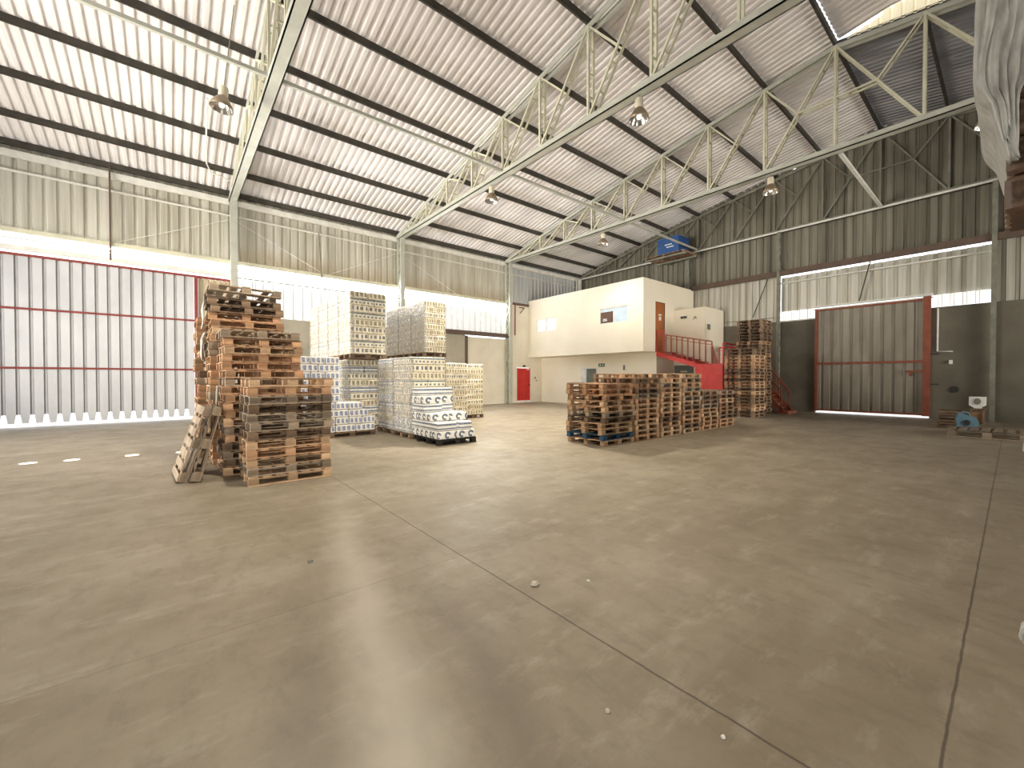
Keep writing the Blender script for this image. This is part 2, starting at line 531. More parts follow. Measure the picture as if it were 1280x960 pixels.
roof_sheet('ceiling_raised', UR, 16.95, VR, RV - 0.03, zraised, M['roof'], 'raised grey corrugated roof on the right of the ridge')
sheet('wall_clerestory', 0, 16.98, VR, RV - 0.25, lambda v: zroof(v) + 0.08, lambda v: zraised(v) + (0.02 if v > 2.75 else 0.12), [M['skyl_y'], M['skyl_y2']], 0.26, 0.05)
struct(bpy.data.objects['wall_clerestory'], 'yellowed translucent ribbed sheets between the two roof levels at the ridge', 'wall')

# left wall
sheet('wall_left', 1, B, UR, 16.9, 6.6, 9.42, [M['galv_dirty'], M['galv_dirty']], 0.33, 0.05)
struct(bpy.data.objects['wall_left'], 'upper left wall of grey ribbed metal sheets under the eave', 'wall')
sheet('wall_left_far', 1, B, 16.9, A, 6.6, 9.42, [M['silver'], M['silver']], 0.33, 0.05)
struct(bpy.data.objects['wall_left_far'], 'bright silver ribbed wall sheets in the far bay beside the office', 'wall')
o = MB().box(2.12, 13.72, B - 0.09, B + 0.1, 0, 4.33).build('wall_left_block', M['block'])
struct(o, 'low grey block wall behind the wrapped loads', 'wall')
o = MB().box(13.9, 16.9, B - 0.1, B + 0.1, 0, 4.18).box(16.9, 17.83, B - 0.1, B + 0.1, 0, 6.62).box(17.83, 19.09, B - 0.1, B + 0.1, 2.36, 6.62).box(19.09, A, B - 0.1, B + 0.1, 0, 6.62)
o = o.build('wall_left_white', M['white_wall'])
struct(o, 'off white painted wall around the red door', 'wall')
# translucent sheets
w1 = empty('window_1', (0, 0, 0)); struct(w1, 'wide band of sunlit translucent wall sheets above the block wall', 'window')
PROF_RIB = ((0, 0, 0), (0.62, 0, 1), (0.72, 1, 0), (0.90, 1, 1))
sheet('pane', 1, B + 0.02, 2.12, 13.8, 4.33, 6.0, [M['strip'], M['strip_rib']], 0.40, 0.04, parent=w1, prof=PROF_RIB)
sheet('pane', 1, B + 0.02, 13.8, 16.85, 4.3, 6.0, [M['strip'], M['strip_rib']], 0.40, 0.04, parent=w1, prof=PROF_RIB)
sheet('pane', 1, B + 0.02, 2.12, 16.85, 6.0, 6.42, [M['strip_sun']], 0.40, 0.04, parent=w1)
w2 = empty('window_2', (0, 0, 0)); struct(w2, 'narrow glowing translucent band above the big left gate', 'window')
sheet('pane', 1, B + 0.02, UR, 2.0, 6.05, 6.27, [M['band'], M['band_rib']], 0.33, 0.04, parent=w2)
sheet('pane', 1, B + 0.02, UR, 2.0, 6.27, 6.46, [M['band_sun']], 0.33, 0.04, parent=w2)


def trim(name, mb, m, label, cat='trim'):
    return struct(mb.build(name, m), label, cat)


trim('trim_1', MB().box(UR, A, B - 0.16, B - 0.04, 8.95, 9.18), M['white_steel'], 'white eave beam along the top of the left wall')
trim('trim_2', MB().box(UR, A - 0.3, B - 0.12, B - 0.055, 8.48, 8.54), M['white_steel'], 'thin white girt below the left eave beam')
trim('trim_3', MB().box(UR, 16.8, B - 0.2, B - 0.06, 6.46, 6.62), M['truss'], 'pale horizontal beam above the translucent sheets')
trim('trim_4', MB().box(UR, 2.0, B - 0.26, B - 0.06, 5.90, 6.04).box(UR, 2.0, B - 0.20, B - 0.08, 6.27, 6.31), M['white_steel'], 'white sliding rail over the big left gate')
trim('trim_5', MB().box(11.4, 17.0, B - 0.42, B - 0.1, 4.36, 4.5).box(11.4, 17.0, B - 0.42, B - 0.38, 4.24, 4.36), M['brown_steel'], 'brown steel track beam above the white wall')
trim('trim_6', MB().box(13.72, 13.9, B - 0.14, B + 0.1, 0, 4.24), M['brown_steel'], 'brown post between block wall and white wall')
trim('trim_7', MB().box(16.9, 18.85, B - 0.16, B - 0.1, 6.5, 6.66), M['brown_steel'], 'brown capping on the white wall beside the office')

# big left gate (door_1)
d1 = empty('door_1', (0, 0, 0)); struct(d1, 'tall silver sheet sliding gate with thin dark red rails on the left wall', 'door')
mb = MB()
u, p = 0.74, 0.315
yF = B - 0.14
us = []
x = u
while x > UR + 0.4:
    us.append(x); x -= p
for x in us:
    # one flat panel, cut back at the foot of each rib, then the recessed rib
    x0, x1 = x - p * 0.70, x
    mb.poly([(x0 + 0.038, yF, 0.13), (x1 - 0.038, yF, 0.13), (x1, yF, 0.42), (x1, yF, 5.72), (x0, yF, 5.72), (x0, yF, 0.42)], 0)
    xr0, xr1 = x0 - p * 0.30, x0
    mb.poly([(xr1, yF, 0.42), (xr1, yF, 5.72), (xr1 - 0.026, yF + 0.04, 5.72), (xr1 - 0.026, yF + 0.04, 0.42)], 1)
    mb.poly([(xr0, yF, 0.42), (xr0, yF, 5.72), (xr0 + 0.026, yF + 0.04, 5.72), (xr0 + 0.026, yF + 0.04, 0.42)], 1)
    mb.poly([(xr0 + 0.026, yF + 0.04, 0.42), (xr1 - 0.026, yF + 0.04, 0.42), (xr1 - 0.026, yF + 0.04, 5.72), (xr0 + 0.026, yF + 0.04, 5.72)], 0)
mb.build('gate_sheet', [M['galv_door'], M['galv_door_groove']], d1)
MB().box(UR, 2.03, yF - 0.05, yF + 0.06, 5.72, 5.80).build('top_rail', M['red_steel'], d1)
MB().box(UR, 0.76, yF - 0.035, yF - 0.003, 3.94, 4.01).build('rail', M['red_steel'], d1)
MB().box(UR, 0.76, yF - 0.035, yF - 0.003, 1.96, 2.03).build('rail', M['red_steel'], d1)
MB().box(0.75, 0.87, yF - 0.06, yF + 0.06, 0.10, 5.72).build('stile', M['red_steel'], d1)
d6 = empty('door_2', (0, 0, 0)); struct(d6, 'narrow beige fixed panel in a red frame between gate and column', 'door')
sheet('panel', 1, B - 0.08, 0.88, 1.93, 0.05, 5.72, [M['beige_sheet'], M['beige_sheet']], 0.2, 0.03, parent=d6)
MB().box(1.93, 2.03, B - 0.17, B - 0.04, 0.0, 5.72).build('stile', M['red_steel'], d6)

# end wall
def ztop(v): return zroof(v) + (0.02 if 5.0 < v < 7.2 else 0.12)


sheet('wall_end', 0, A, VR, B, 7.05, ztop, [M['galv_shaded'], M['galv_shaded']], 0.34, 0.05)
struct(bpy.data.objects['wall_end'], 'shaded ribbed metal gable wall above the brown beam', 'wall')
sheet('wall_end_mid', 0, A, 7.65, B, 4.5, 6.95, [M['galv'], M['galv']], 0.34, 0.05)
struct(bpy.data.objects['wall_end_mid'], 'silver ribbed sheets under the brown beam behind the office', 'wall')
sheet('wall_end_right', 0, A, VR, 0.57, 4.55, 6.95, [M['galv'], M['galv_shaded']], 0.34, 0.05)
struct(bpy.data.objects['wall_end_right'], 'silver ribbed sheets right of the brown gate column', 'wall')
sheet('wall_end_gate', 0, A + 0.12, 0.57, 7.65, 5.06, 6.80, [M['galv'], M['galv']], 0.40, 0.06)
struct(bpy.data.objects['wall_end_gate'], 'shiny ribbed sheets directly above the end gate', 'wall')
o = MB().box(A - 0.06, A + 0.15, 6.14, B, 0, 4.55).box(A - 0.06, A + 0.15, VR, 2.2, 0, 4.55).build('wall_end_plaster', M['plaster'])
struct(o, 'grey cement rendered lower end wall beside the gate', 'wall')
w3 = empty('window_3'); struct(w3, 'small glowing strip window left of the end gate', 'window')
sheet('pane', 0, A + 0.02, 6.16, 7.6, 4.6, 5.04, [M['win_end'], M['win_end_rib']], 0.34, 0.03, parent=w3)
w4 = empty('window_4'); struct(w4, 'small glowing strip window right of the end gate', 'window')
sheet('pane', 0, A + 0.02, 0.64, 2.14, 4.57, 5.06, [M['win_end'], M['win_end_rib']], 0.34, 0.03, parent=w4)
trim('trim_8', MB().box(A - 0.30, A - 0.06, VR, 12.4, 6.86, 7.06).box(A - 0.34, A - 0.30, VR, 12.4, 6.82, 7.10), M['brown_steel'], 'brown steel beam running across the end wall')
trim('trim_9', MB().box(A - 0.10, A + 0.02, 0.57, 7.62, 6.46, 6.52), M['white_steel'], 'thin white rail under the end wall beam')
trim('trim_10', MB().box(A - 0.22, A - 0.04, 2.12, 6.2, 5.04, 5.12).box(A - 0.12, A - 0.04, 2.12, 6.2, 4.94, 5.0), M['white_steel'], 'white sliding rail over the end gate')
trim('trim_11', MB().box(A - 0.09, A + 0.02, 6.14, 7.65, 4.52, 4.58), M['white_steel'], 'white ledge under the left strip window')
d3 = empty('door_3'); struct(d3, 'grey sheet sliding gate in a rust red frame on the end wall', 'door')
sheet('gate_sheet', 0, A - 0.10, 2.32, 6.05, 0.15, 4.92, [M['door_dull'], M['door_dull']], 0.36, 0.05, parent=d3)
MB().box(A - 0.20, A - 0.06, 6.02, 6.12, 0.08, 4.96).build('stile', M['rust_red'], d3)
MB().box(A - 0.22, A - 0.06, 2.17, 2.40, 0.08, 5.02).build('stile', M['rust_red'], d3)
MB().box(A - 0.18, A - 0.09, 2.4, 6.02, 2.30, 2.40).build('rail', M['rust_red'], d3)
MB().box(A - 0.18, A - 0.09, 2.4, 6.02, 4.86, 4.94).build('rail', M['rust_red'], d3)
MB().box(A - 0.18, A - 0.09, 2.4, 6.02, 0.10, 0.18).build('rail', M['rust_red'], d3)
MB().box(A - 0.24, A - 0.17, 2.4, 2.92, 1.90, 1.98).box(A - 0.24, A - 0.17, 2.72, 2.80, 1.74, 1.9).build('latch', M['rust_red'], d3)
for z in (2.62, 1.38):
    MB().box(A - 0.2, A - 0.05, 1.94, 2.17, z, z + 0.05).build('bracket', M['dark'], d3)

# the walls behind the camera, with gateways added for the fill lamps
mb = MB()
mb.box(UR - 0.15, UR, VR, 9.6, 0, 5.6).box(UR - 0.15, UR, 19.4, B, 0, 5.6).box(UR - 0.15, UR, VR, B, 5.6, 12.9)
struct(mb.build('wall_rear', M['galv_shaded']), 'rear metal wall with an added gateway behind the camera', 'wall')
mb = MB()
mb.box(UR, -7.1, VR - 0.15, VR, 0, 5.4).box(-0.9, 13.9, VR - 0.15, VR, 0, 5.4).box(20.1, A, VR - 0.15, VR, 0, 5.4).box(UR, A, VR - 0.15, VR, 5.4, 13.0)
struct(mb.build('wall_right', M['galv_shaded']), 'right metal wall with added open gateways', 'wall')

# ------------------------------------------------------------------ steel frame
ORD = ['first', 'second', 'third', 'fourth', 'fifth', 'sixth', 'seventh', 'eighth', 'ninth', 'tenth', 'eleventh', 'twelfth', 'thirteenth', 'fourteenth',
       'fifteenth', 'sixteenth', 'seventeenth', 'eighteenth', 'nineteenth', 'twentieth', 'twenty-first', 'twenty-second', 'twenty-third', 'twenty-fourth',
       'twenty-fifth', 'twenty-sixth', 'twenty-seventh', 'twenty-eighth', 'twenty-ninth', 'thirtieth', 'thirty-first', 'thirty-second']
ZC0, ZC1 = 9.05, 9.25


def truss(u, label, cm, wm, half=0.11, right_to=9):
    root = empty('roof_truss', (u, RV, ZC0), 0, label, 'truss', 'roof trusses across the hall')
    def P(v, z): return Vector((0, v - RV, z - ZC0))
    def member(name, a, b, t=0.045):
        mb = MB()
        for s in ((-1, 1) if half > 0.05 else (0,)):
            o = Vector((s * half, 0, 0))
            mb.bar(a + o, b + o, t * 1.3, t * 1.3, (1, 0, 0))
        if half > 0.05:
            L = (b - a).length
            n = max(1, int(L / 0.75))
            for k in range(1, n + 1):
                c = a.lerp(b, k / (n + 1))
                mb.bar(c - Vector((half, 0, 0)), c + Vector((half, 0, 0)), 0.03, 0.05)
        return mb.build(name, wm, root)
    vr = NODES_R[right_to]
    mb = MB()
    w_ = half + 0.04 if half > 0.05 else 0.05
    mb.box(-w_, w_, vr - RV, 21.0 - RV, 0.0, 0.03).box(-w_, -w_ + 0.03, vr - RV, 21.0 - RV, 0.0, 0.18).box(w_ - 0.03, w_, vr - RV, 21.0 - RV, 0.0, 0.18)
    mb.build('bottom_chord', cm, root)
    mb = MB()
    vs = sorted(NODES + NODES_R[1:right_to + 1])
    for a, b in zip(vs[:-1], vs[1:]):
        for s in ((-1, 1) if half > 0.05 else (0,)):
            mb.bar(P(a, zroof(a) - 0.185) + Vector((s * half, 0, 0)), P(b, zroof(b) - 0.185) + Vector((s * half, 0, 0)), 0.05, 0.13)
    mb.build('top_chord', cm, root)
    for side in (NODES, NODES_R[:right_to + 1]):
        for k, v in enumerate(side):
            if k == 0 and side is not NODES: pass
            else: member('vertical_post', P(v, ZC0 + 0.1), P(v, zroof(v) - 0.16), 0.05)
            if k + 1 < len(side):
                v2 = side[k + 1]
                top, bot = P(v, zroof(v) - 0.16), P(v2, ZC0 + 0.1)
                member('diagonal_brace', top, bot, 0.045)
                if k < 6:
                    member('short_strut', P(v2, zroof(v2) - 0.16), top.lerp(bot, 0.5), 0.035)
    vl, vr1 = 0.5 * (NODES[0] + NODES[1]), 0.5 * (NODES_R[0] + NODES_R[1])
    zm = 0.5 * (zroof(3.8) - 0.16 + ZC0 + 0.1)
    member('collar_tie', P(vl, zm), P(vr1, zm), 0.04)
    return root


truss(2.07, 'pale green lattice roof truss nearest on the left, above the wooden pallet stacks', M['chord'], M['truss'])
truss(9.5, 'pale green lattice roof truss second from the left, with two lamps under it', M['chord'], M['truss'])
truss(16.9, 'pale lattice roof truss third from the left, whose peak shows top right', M['chord'], M['truss'])
truss(A - 0.16, 'dim steel gable truss flat against the end wall sheets', M['steel_dim'], M['steel_dim'], 0.04)  # same truss, its unlit look painted in with a darker steel
trim('trim_12', MB().box(A - 0.27, A - 0.23, VR, B - 0.4, 9.06, 9.14), M['white_steel'], 'thin white girt along the gable truss')


def column(u, v, label, m, lace, h=9.05, dy=0.44, along=1, hw=0.12):
    root = empty('steel_column', (u, v, 0), 0, label, 'column', 'laced steel columns')
    def q(a, b): return (a, b) if along else (b, a)
    def bx(mb, a0, a1, b0, b1, z0, z1):
        return mb.box(a0, a1, b0, b1, z0, z1) if along else mb.box(b0, b1, a0, a1, z0, z1)
    for y in (0, dy - 0.07):
        bx(MB(), -hw, hw, y, y + 0.07, 0, h).build('flange', m, root)
    for s in (-hw + 0.02, hw - 0.02):
        mb = MB(); n = int(h / 0.42)
        for k in range(n):
            z0, z1 = k * h / n, (k + 1) * h / n
            y0, y1 = (0.05, dy - 0.05) if k % 2 == 0 else (dy - 0.05, 0.05)
            a, b = (s, y0) if along else (y0, s), (s, y1) if along else (y1, s)
            mb.bar((a[0], a[1], z0 + 0.02), (b[0], b[1], z1 - 0.02), 0.03, 0.03)
        mb.build('lacing', lace, root)
    return root


column(2.07, B - 0.62, 'pale green laced column between the left gate and the glowing sheets', M['chord'], M['truss'])
column(9.5, B - 0.62, 'laced column rising behind the two tall wrapped loads', M['chord'], M['truss'])
column(16.9, B - 0.62, 'laced column left of the red pipe near the office', M['chord'], M['truss'])
column(A - 0.55, B - 0.55, 'corner column above the far office roof', M['white_steel'], M['truss'], 9.05, 0.3)
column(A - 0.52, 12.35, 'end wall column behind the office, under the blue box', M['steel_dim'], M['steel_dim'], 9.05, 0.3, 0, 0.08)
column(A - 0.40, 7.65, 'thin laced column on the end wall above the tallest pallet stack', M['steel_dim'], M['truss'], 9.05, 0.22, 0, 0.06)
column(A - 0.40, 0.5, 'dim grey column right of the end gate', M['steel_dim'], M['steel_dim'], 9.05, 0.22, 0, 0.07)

# purlins: C sections resting on the top chords
def purlin(v, u0, u1, label, zf=zroof):
    z = zf(v) - 0.115
    root = empty('roof_purlin', (0.5 * (u0 + u1), v, z), 0, label, 'purlin', 'roof purlins')
    L = (u1 - u0) / 2
    mb = MB().box(-L, L, -0.008, 0.0, 0, 0.211).box(-L, L, -0.008, 0.06, 0, 0.008).box(-L, L, -0.008, 0.012, 0.205, 0.213).box(-L, L, 0.054, 0.06, 0, 0.03)
    mb.build('channel', M['purlin'], root)
    return root


for i, v in enumerate(NODES[::-1]):
    nm = 'lowest' if i == 0 else ('ridge' if i == 9 else ORD[i])
    lab = {'lowest': 'dark roof purlin right above the left eave beam', 'ridge': 'dark purlin at the roof ridge'}.get(nm, 'dark roof purlin, %s up from the left eave' % nm)
    purlin(v, UR, A - 0.02, lab)
for i, v in enumerate(NODES_R[1:9]):
    purlin(v, 17.0, A - 0.02, 'dark purlin under the shaded roof, %s beyond the ridge' % ORD[i])

# ties
def tie(p, q, label, t=0.09, m=None):
    c = (Vector(p) + Vector(q)) / 2
    o = MB().bar(Vector(p) - c, Vector(q) - c, t, t).build('tie_beam', m or M['chord'], None, loc=c)
    return tag(o, label, 'beam', 'longitudinal ties between trusses')


tie((UR, 11.92, 9.2), (1.9, 11.92, 9.2), 'grey green tie beam crossing the upper left under the roof')
tie((2.25, 11.92, 9.2), (9.33, 11.92, 9.2), 'grey green tie beam from the nearest truss to the second truss')
tie((9.68, 11.92, 9.2), (16.72, 11.92, 9.2), 'grey green tie beam from the second truss to the third')
tie((17.08, 11.92, 9.2), (A - 0.3, 11.92, 9.2), 'grey green tie beam ending by the blue box')
tie((17.08, 3.75, 9.15), (A - 0.3, 3.75, 9.13), 'pale tie beam from the third truss to the gable wall', 0.1, M['white_steel'])
tie((-1.66, B - 0.24, 5.95), (-1.66, B - 0.24, 9.3), 'thin dark brown upright rod over the left gate', 0.05, M['brown_steel'])
tie((5.6, B - 0.22, 5.9), (5.45, B - 0.22, 8.5), 'thin dark hanger rod in front of the glowing sheets', 0.04, M['steel_dim'])
tie((A - 0.26, 4.45, 5.14), (A - 0.2, 4.1, 6.84), 'thin dark hanger rod over the end gate', 0.04, M['dark'])
tie((A - 0.16, 8.2, 6.80), (A - 0.16, 8.9, 4.9), 'thin dark slanting rod on the silver sheets by the tallest pallets', 0.035, M['dark'])


def rod(p, q, label, m=None, r=0.012):
    c = (Vector(p) + Vector(q)) / 2
    o = MB().tube([Vector(p) - c, Vector(q) - c], r, 6).build('brace_rod', m or M['white_steel'], None, loc=c)
    return tag(o, label, 'brace rod', 'thin wall brace rods')


for u, nm in ((2.07, 'left gate column'), (9.5, 'column behind the wrapped loads')):
    rod((u + 0.15, B - 0.14, 8.3), (u + 3.6, B - 0.14, 6.64), 'thin white brace rod sloping down right from the ' + nm)
    rod((u - 0.15, B - 0.14, 8.3), (u - 3.6, B - 0.14, 6.64), 'thin white brace rod sloping down left from the ' + nm)
rod((2.15, B - 0.59, 5.84), (9.42, B - 0.59, 5.84), 'thin grey cable rod across the glowing translucent sheets', M['steel_dim'], 0.02)
rod((A - 0.065, 7.9, 4.78), (A - 0.065, 10.4, 4.78), 'thin grey rod along the sheets above the tallest pallets', M['steel_dim'], 0.02)

# ------------------------------------------------------------------ lamps
def lamp(u, v, z, top, label, rx=0.0, ry=0.0, watts=0):
    root = empty('high_bay_lamp', (u, v, z), 0, label, 'lamp', 'high bay lamps under the roof')
    root.rotation_euler = (rx, ry, 0)
    MB().lathe([(0.07, 0.30), (0.10, 0.27), (0.15, 0.20), (0.21, 0.10), (0.25, 0.0), (0.262, 0.0), (0.225, 0.105), (0.165, 0.215), (0.115, 0.285), (0.07, 0.315)], 28).build('reflector', M['reflector'], root, True)
    MB().lathe([(0.02, 0.275), (0.095, 0.255), (0.145, 0.19), (0.203, 0.095), (0.244, 0.004)], 28).build('inner_reflector', M['reflector_in'], root, True)
    MB().lathe([(0.0, 0.02), (0.05, 0.04), (0.065, 0.09), (0.05, 0.15), (0.03, 0.21), (0.03, 0.27)], 16).build('bulb', M['bulb'], root, True)
    MB().lathe([(0.0, 0.31), (0.09, 0.31), (0.105, 0.34), (0.105, 0.52), (0.09, 0.55), (0.0, 0.55)], 16).build('ballast_housing', M['ivory'], root)
    if top > 0.56:
        MB().tube([(0, 0, 0.55), (0, 0, top)], 0.012, 6).build('cable', M['steel_dim'], root)
    if watts:                                        # the lamp's own light, thrown down by the bell
        l = bpy.data.lights.new('lamp_light', 'SPOT')
        l.energy, l.spot_size, l.spot_blend, l.shadow_soft_size, l.color = watts, R(118), 0.75, 0.12, (1.0, 0.90, 0.72)
        lo = bpy.data.objects.new('lamp_light', l); C.objects.link(lo)
        lo.location = (u, v, z + 0.005)
    return root


lamp(1.04, 12.77, 8.45, zroof(12.77) - 8.45 + 0.06, 'bronze bell lamp hanging left of the nearest truss', 0.0, R(6))
lamp(9.5, 12.75, 8.40, 0.65, 'small bell lamp under the second truss, above the wrapped loads', watts=5000)
lamp(9.5, 6.3, 8.40, 0.65, 'large bell lamp under the middle of the second truss', watts=1100)
lamp(2.07, 6.3, 8.40, 0.65, 'added unseen bell lamp under the nearest truss, high above the floor joint', watts=2000)  # extra lamp above the view, added to brighten the floor
lamp(16.9, 13.25, 8.40, 0.65, 'small distant bell lamp under the third truss, above the office', watts=600)
lamp(16.9, 5.7, 8.40, 0.65, 'bell lamp under the third truss left of its peak post')
lamp(16.9, 0.5, 8.40, 0.65, 'bell lamp beside the hanging plastic film at the right edge')
o = MB().tube([(0.95, 16.0, zroof(16.0) - 0.16), (1.0, 17.6, zroof(17.6) - 0.16), (1.1, 19.3, zroof(19.3) - 0.12), (1.25, 19.7, zroof(19.7) - 0.15), (1.9, 19.85, zroof(19.85) - 0.2)], 0.025, 6)
tag(o.build('conduit_pipe', M['white_steel']), 'thin white conduit pipe under the roof beside the hanging lamp', 'pipe')

# small sun spots that fall through holes in the roof
for k, (u, v) in enumerate(((-2.16, 12.16), (-1.56, 12.07), (-0.66, 12.0), (0.18, 11.81))):
    l = bpy.data.lights.new('sun_through_roof_hole', 'SPOT')
    l.energy = 60000; l.spot_size = R(1.5); l.spot_blend = 0.1; l.shadow_soft_size = 0.005; l.color = (1, 0.97, 0.9)
    so = bpy.data.objects.new('sun_through_roof_hole', l); C.objects.link(so)
    so.location = (u - 0.4, v - 0.6, 9.0)
    so.rotation_euler = (Vector((u, v, 0)) - so.location).to_track_quat('-Z', 'Y').to_euler()

# ------------------------------------------------------------------ office block
UO, UL, V2 = 18.85, 20.1, 12.2
z0, z1 = 3.06, 6.82
mb = MB()
# upper front wall with two window openings
T = 0.15
def wall_with_holes(mb, u, ulen, v0, v1, za, zb, holes):
    vs = sorted(holes)
    prev = v0
    for (a, b, c, d) in vs:
        mb.box(u, u + ulen, prev, a, za, zb)
        mb.box(u, u + ulen, a, b, za, c); mb.box(u, u + ulen, a, b, d, zb)
        prev = b
    mb.box(u, u + ulen, prev, v1, za, zb)
W2 = (13.15, 15.0, 4.70, 5.58); W1 = (18.45, 20.3, 4.68, 5.55)
wall_with_holes(mb, UO, T, V2, B - 0.1, z0, z1, [W2, W1])
struct(mb.build('wall_office_front', M['cream']), 'overhanging cream upper front wall of the office', 'wall')
mb = MB().box(UO + T, 20.0, V2, V2 + T, z0, z1).box(20.0, 20.92, V2, V2 + T, 5.76, z1).box(20.92, A - 0.1, V2, V2 + T, z0, z1)
struct(mb.build('wall_office_side', M['cream']), 'cream upper side wall of the office with the orange door', 'wall')
struct(MB().box(UO, A - 0.1, V2, B - 0.1, z1, z1 + 0.06).build('ceiling_office', M['cream']), 'flat cream roof slab of the office', 'ceiling')
struct(MB().box(UO + T, A - 0.1, V2 + T, B - 0.1, z0, z0 + 0.12).build('floor_office', M['cream']), 'underside slab of the overhanging office', 'floor')
mb = MB()
wall_with_holes(mb, UL, T, V2, B - 0.1, 0, z0, [(16.2, 17.5, 0.0, 2.3)])
mb.box(UL + T, 21.9, V2, V2 + T, 0, z0)
struct(mb.build('wall_office_lower', M['cream']), 'recessed cream ground floor wall of the office', 'wall')
mb = MB().box(21.9, 22.05, 10.45, V2, 0, 5.42).box(22.05, A - 0.1, 10.45, 10.6, 0, 5.42).box(21.9, A - 0.1, 10.45, V2, 5.42, 5.46)
struct(mb.build('wall_annex', M['cream']), 'small cream annex block behind the red stair', 'wall')


def window(name, hole, label, pane_mats, extra=None):
    v0, v1, za, zb = hole
    root = empty(name, (UO, v0, za)); struct(root, label, 'window')
    L, Hh = v1 - v0, zb - za
    MB().box(0.02, 0.09, 0, L, 0, 0.05).box(0.02, 0.09, 0, L, Hh - 0.05, Hh).box(0.02, 0.09, 0, 0.05, 0, Hh).box(0.02, 0.09, L - 0.05, L, 0, Hh).box(0.02, 0.09, L / 2 - 0.03, L / 2 + 0.03, 0, Hh).build('window_frame', M['white'], root)
    MB().box(0.05, 0.06, 0.05, L / 2 - 0.03, 0.05, Hh - 0.05).build('pane', pane_mats[0], root)
    MB().box(0.05, 0.06, L / 2 + 0.03, L - 0.05, 0.05, Hh - 0.05).build('pane', pane_mats[1], root)
    return root


window('window_5', W1, 'white lit office window near the left wall', (M['pane_white'], M['pane_white']))
wn = window('window_6', W2, 'office window half pale blue pane, half dark brown board', (M['pane_blue'], M['pane_blue']))
MB().box(0.0, 0.045, 0.98, 1.80, 0.05, 0.66).build('board', M['brown_board'], wn)
MB().box(-0.005, 0.0, 1.36, 1.62, 0.24, 0.28).box(-0.005, 0.0, 1.34, 1.64, 0.16, 0.20).build('lettering', M['white'], wn)

d4 = empty('door_4', (20.0, V2, z0)); struct(d4, 'varnished orange door at the top of the red stair', 'door')
MB().box(0.03, 0.89, 0.02, 0.07, 0, 2.68).build('door_leaf', M['orange_wood'], d4)
MB().box(0, 0.03, -0.01, 0.12, 0, 2.70).box(0.89, 0.92, -0.01, 0.12, 0, 2.70).box(0, 0.92, -0.01, 0.12, 2.67, 2.70).build('door_frame', M['brown_steel'], d4)
MB().box(0.32, 0.60, 0.012, 0.019, 1.98, 2.06).box(0.36, 0.58, 0.012, 0.019, 1.72, 1.92).build('sticker', M['white'], d4)
MB().box(0.78, 0.84, -0.04, 0.02, 1.0, 1.04).build('handle', M['dark'], d4)

d5 = empty('door_5', (17.83, B, 0)); struct(d5, 'red plank door on the white left wall', 'door')
mb = MB()
for k in range(5): mb.box(0.03 + k * 0.24, 0.03 + k * 0.24 + 0.228, -0.06, -0.02, 0.14, 2.33)
mb.box(0.03, 1.23, -0.04, -0.01, 0.14, 2.33)
mb.build('door_leaf', M['door_red'], d5)
MB().box(0.03, 1.23, -0.075, -0.06, 1.18, 1.24).build('rail', M['door_red'], d5)
MB().box(0, 1.26, -0.13, 0.0, 0.0, 0.13).build('sill', M['white'], d5)
MB().box(0.9, 1.1, -0.1, -0.06, 2.22, 2.27).build('door_closer', M['white'], d5)
MB().box(1.05, 1.15, -0.1, -0.06, 1.14, 1.24).build('handle', M['dark'], d5)

d7 = empty('door_6', (UL, 16.2, 0)); struct(d7, 'doorway under the office with grey green door and white frame', 'door')
MB().box(0.04, 0.09, 0.06, 0.84, 0.0, 2.24).build('door_leaf', M['green_grey'], d7)
MB().box(-0.02, 0.12, 0, 0.06, 0, 2.30).box(-0.02, 0.12, 1.24, 1.30, 0, 2.3).box(-0.02, 0.12, 0, 1.3, 2.24, 2.3).build('door_frame', M['white'], d7)
MB().box(0.02, 0.06, 0.86, 1.24, 0, 2.24).build('side_panel', M['white'], d7)

d8 = empty('door_7', (21.9, 11.05, 0)); struct(d8, 'dark grey green door under the stair with a small white plate', 'door')
MB().box(-0.04, 0.0, 0.0, 1.1, 0.0, 2.36).build('door_leaf', M['green_grey'], d8)
MB().box(-0.046, -0.04, 0.36, 0.72, 1.98, 2.06).build('door_plate', M['white'], d8)

# office details
sg = empty('exit_sign', (UL, 15.62, 2.34), 0, 'small green exit sign beside the doorway under the office', 'sign')
MB().box(-0.02, 0, 0, 0.46, 0, 0.2).build('sign_plate', M['exit_green'], sg)
mb = MB().box(-0.024, -0.02, 0.30, 0.34, 0.04, 0.13).box(-0.024, -0.02, 0.295, 0.345, 0.14, 0.175).box(-0.024, -0.02, 0.26, 0.30, 0.08, 0.11).box(-0.024, -0.02, 0.34, 0.39, 0.05, 0.075)
mb.prism([(-0.024, 0.06, 0.10), (-0.024, 0.13, 0.16), (-0.024, 0.13, 0.04)], (0.004, 0, 0)).box(-0.024, -0.02, 0.13, 0.21, 0.085, 0.115)
mb.build('pictogram', M['white'], sg)
o = MB().box(UL - 0.025, UL, 14.18, 14.30, 2.12, 2.40).build('wall_notice', M['steel_dim'])
tag(o, 'small grey plate on the cream wall above the pallet row', 'plate')
o = MB().box(18.34, 18.58, B - 0.125, B - 0.1, 2.42, 2.53).build('door_sign', M['dark'])
tag(o, 'tiny dark sign above the red door', 'sign')
o = MB().box(19.40, 19.52, B - 0.13, B - 0.1, 1.62, 1.74).box(19.54, 19.62, B - 0.13, B - 0.1, 1.45, 1.55).build('wall_switch', M['steel_dim'])
tag(o, 'small wall switches right of the red door', 'switch')
ll = empty('emergency_light', (21.9, 11.6, 5.0), 0, 'small dark emergency light on the cream annex wall', 'light fixture')
MB().box(-0.09, 0, -0.15, 0.15, -0.06, 0.06).build('housing', M['green_grey'], ll)
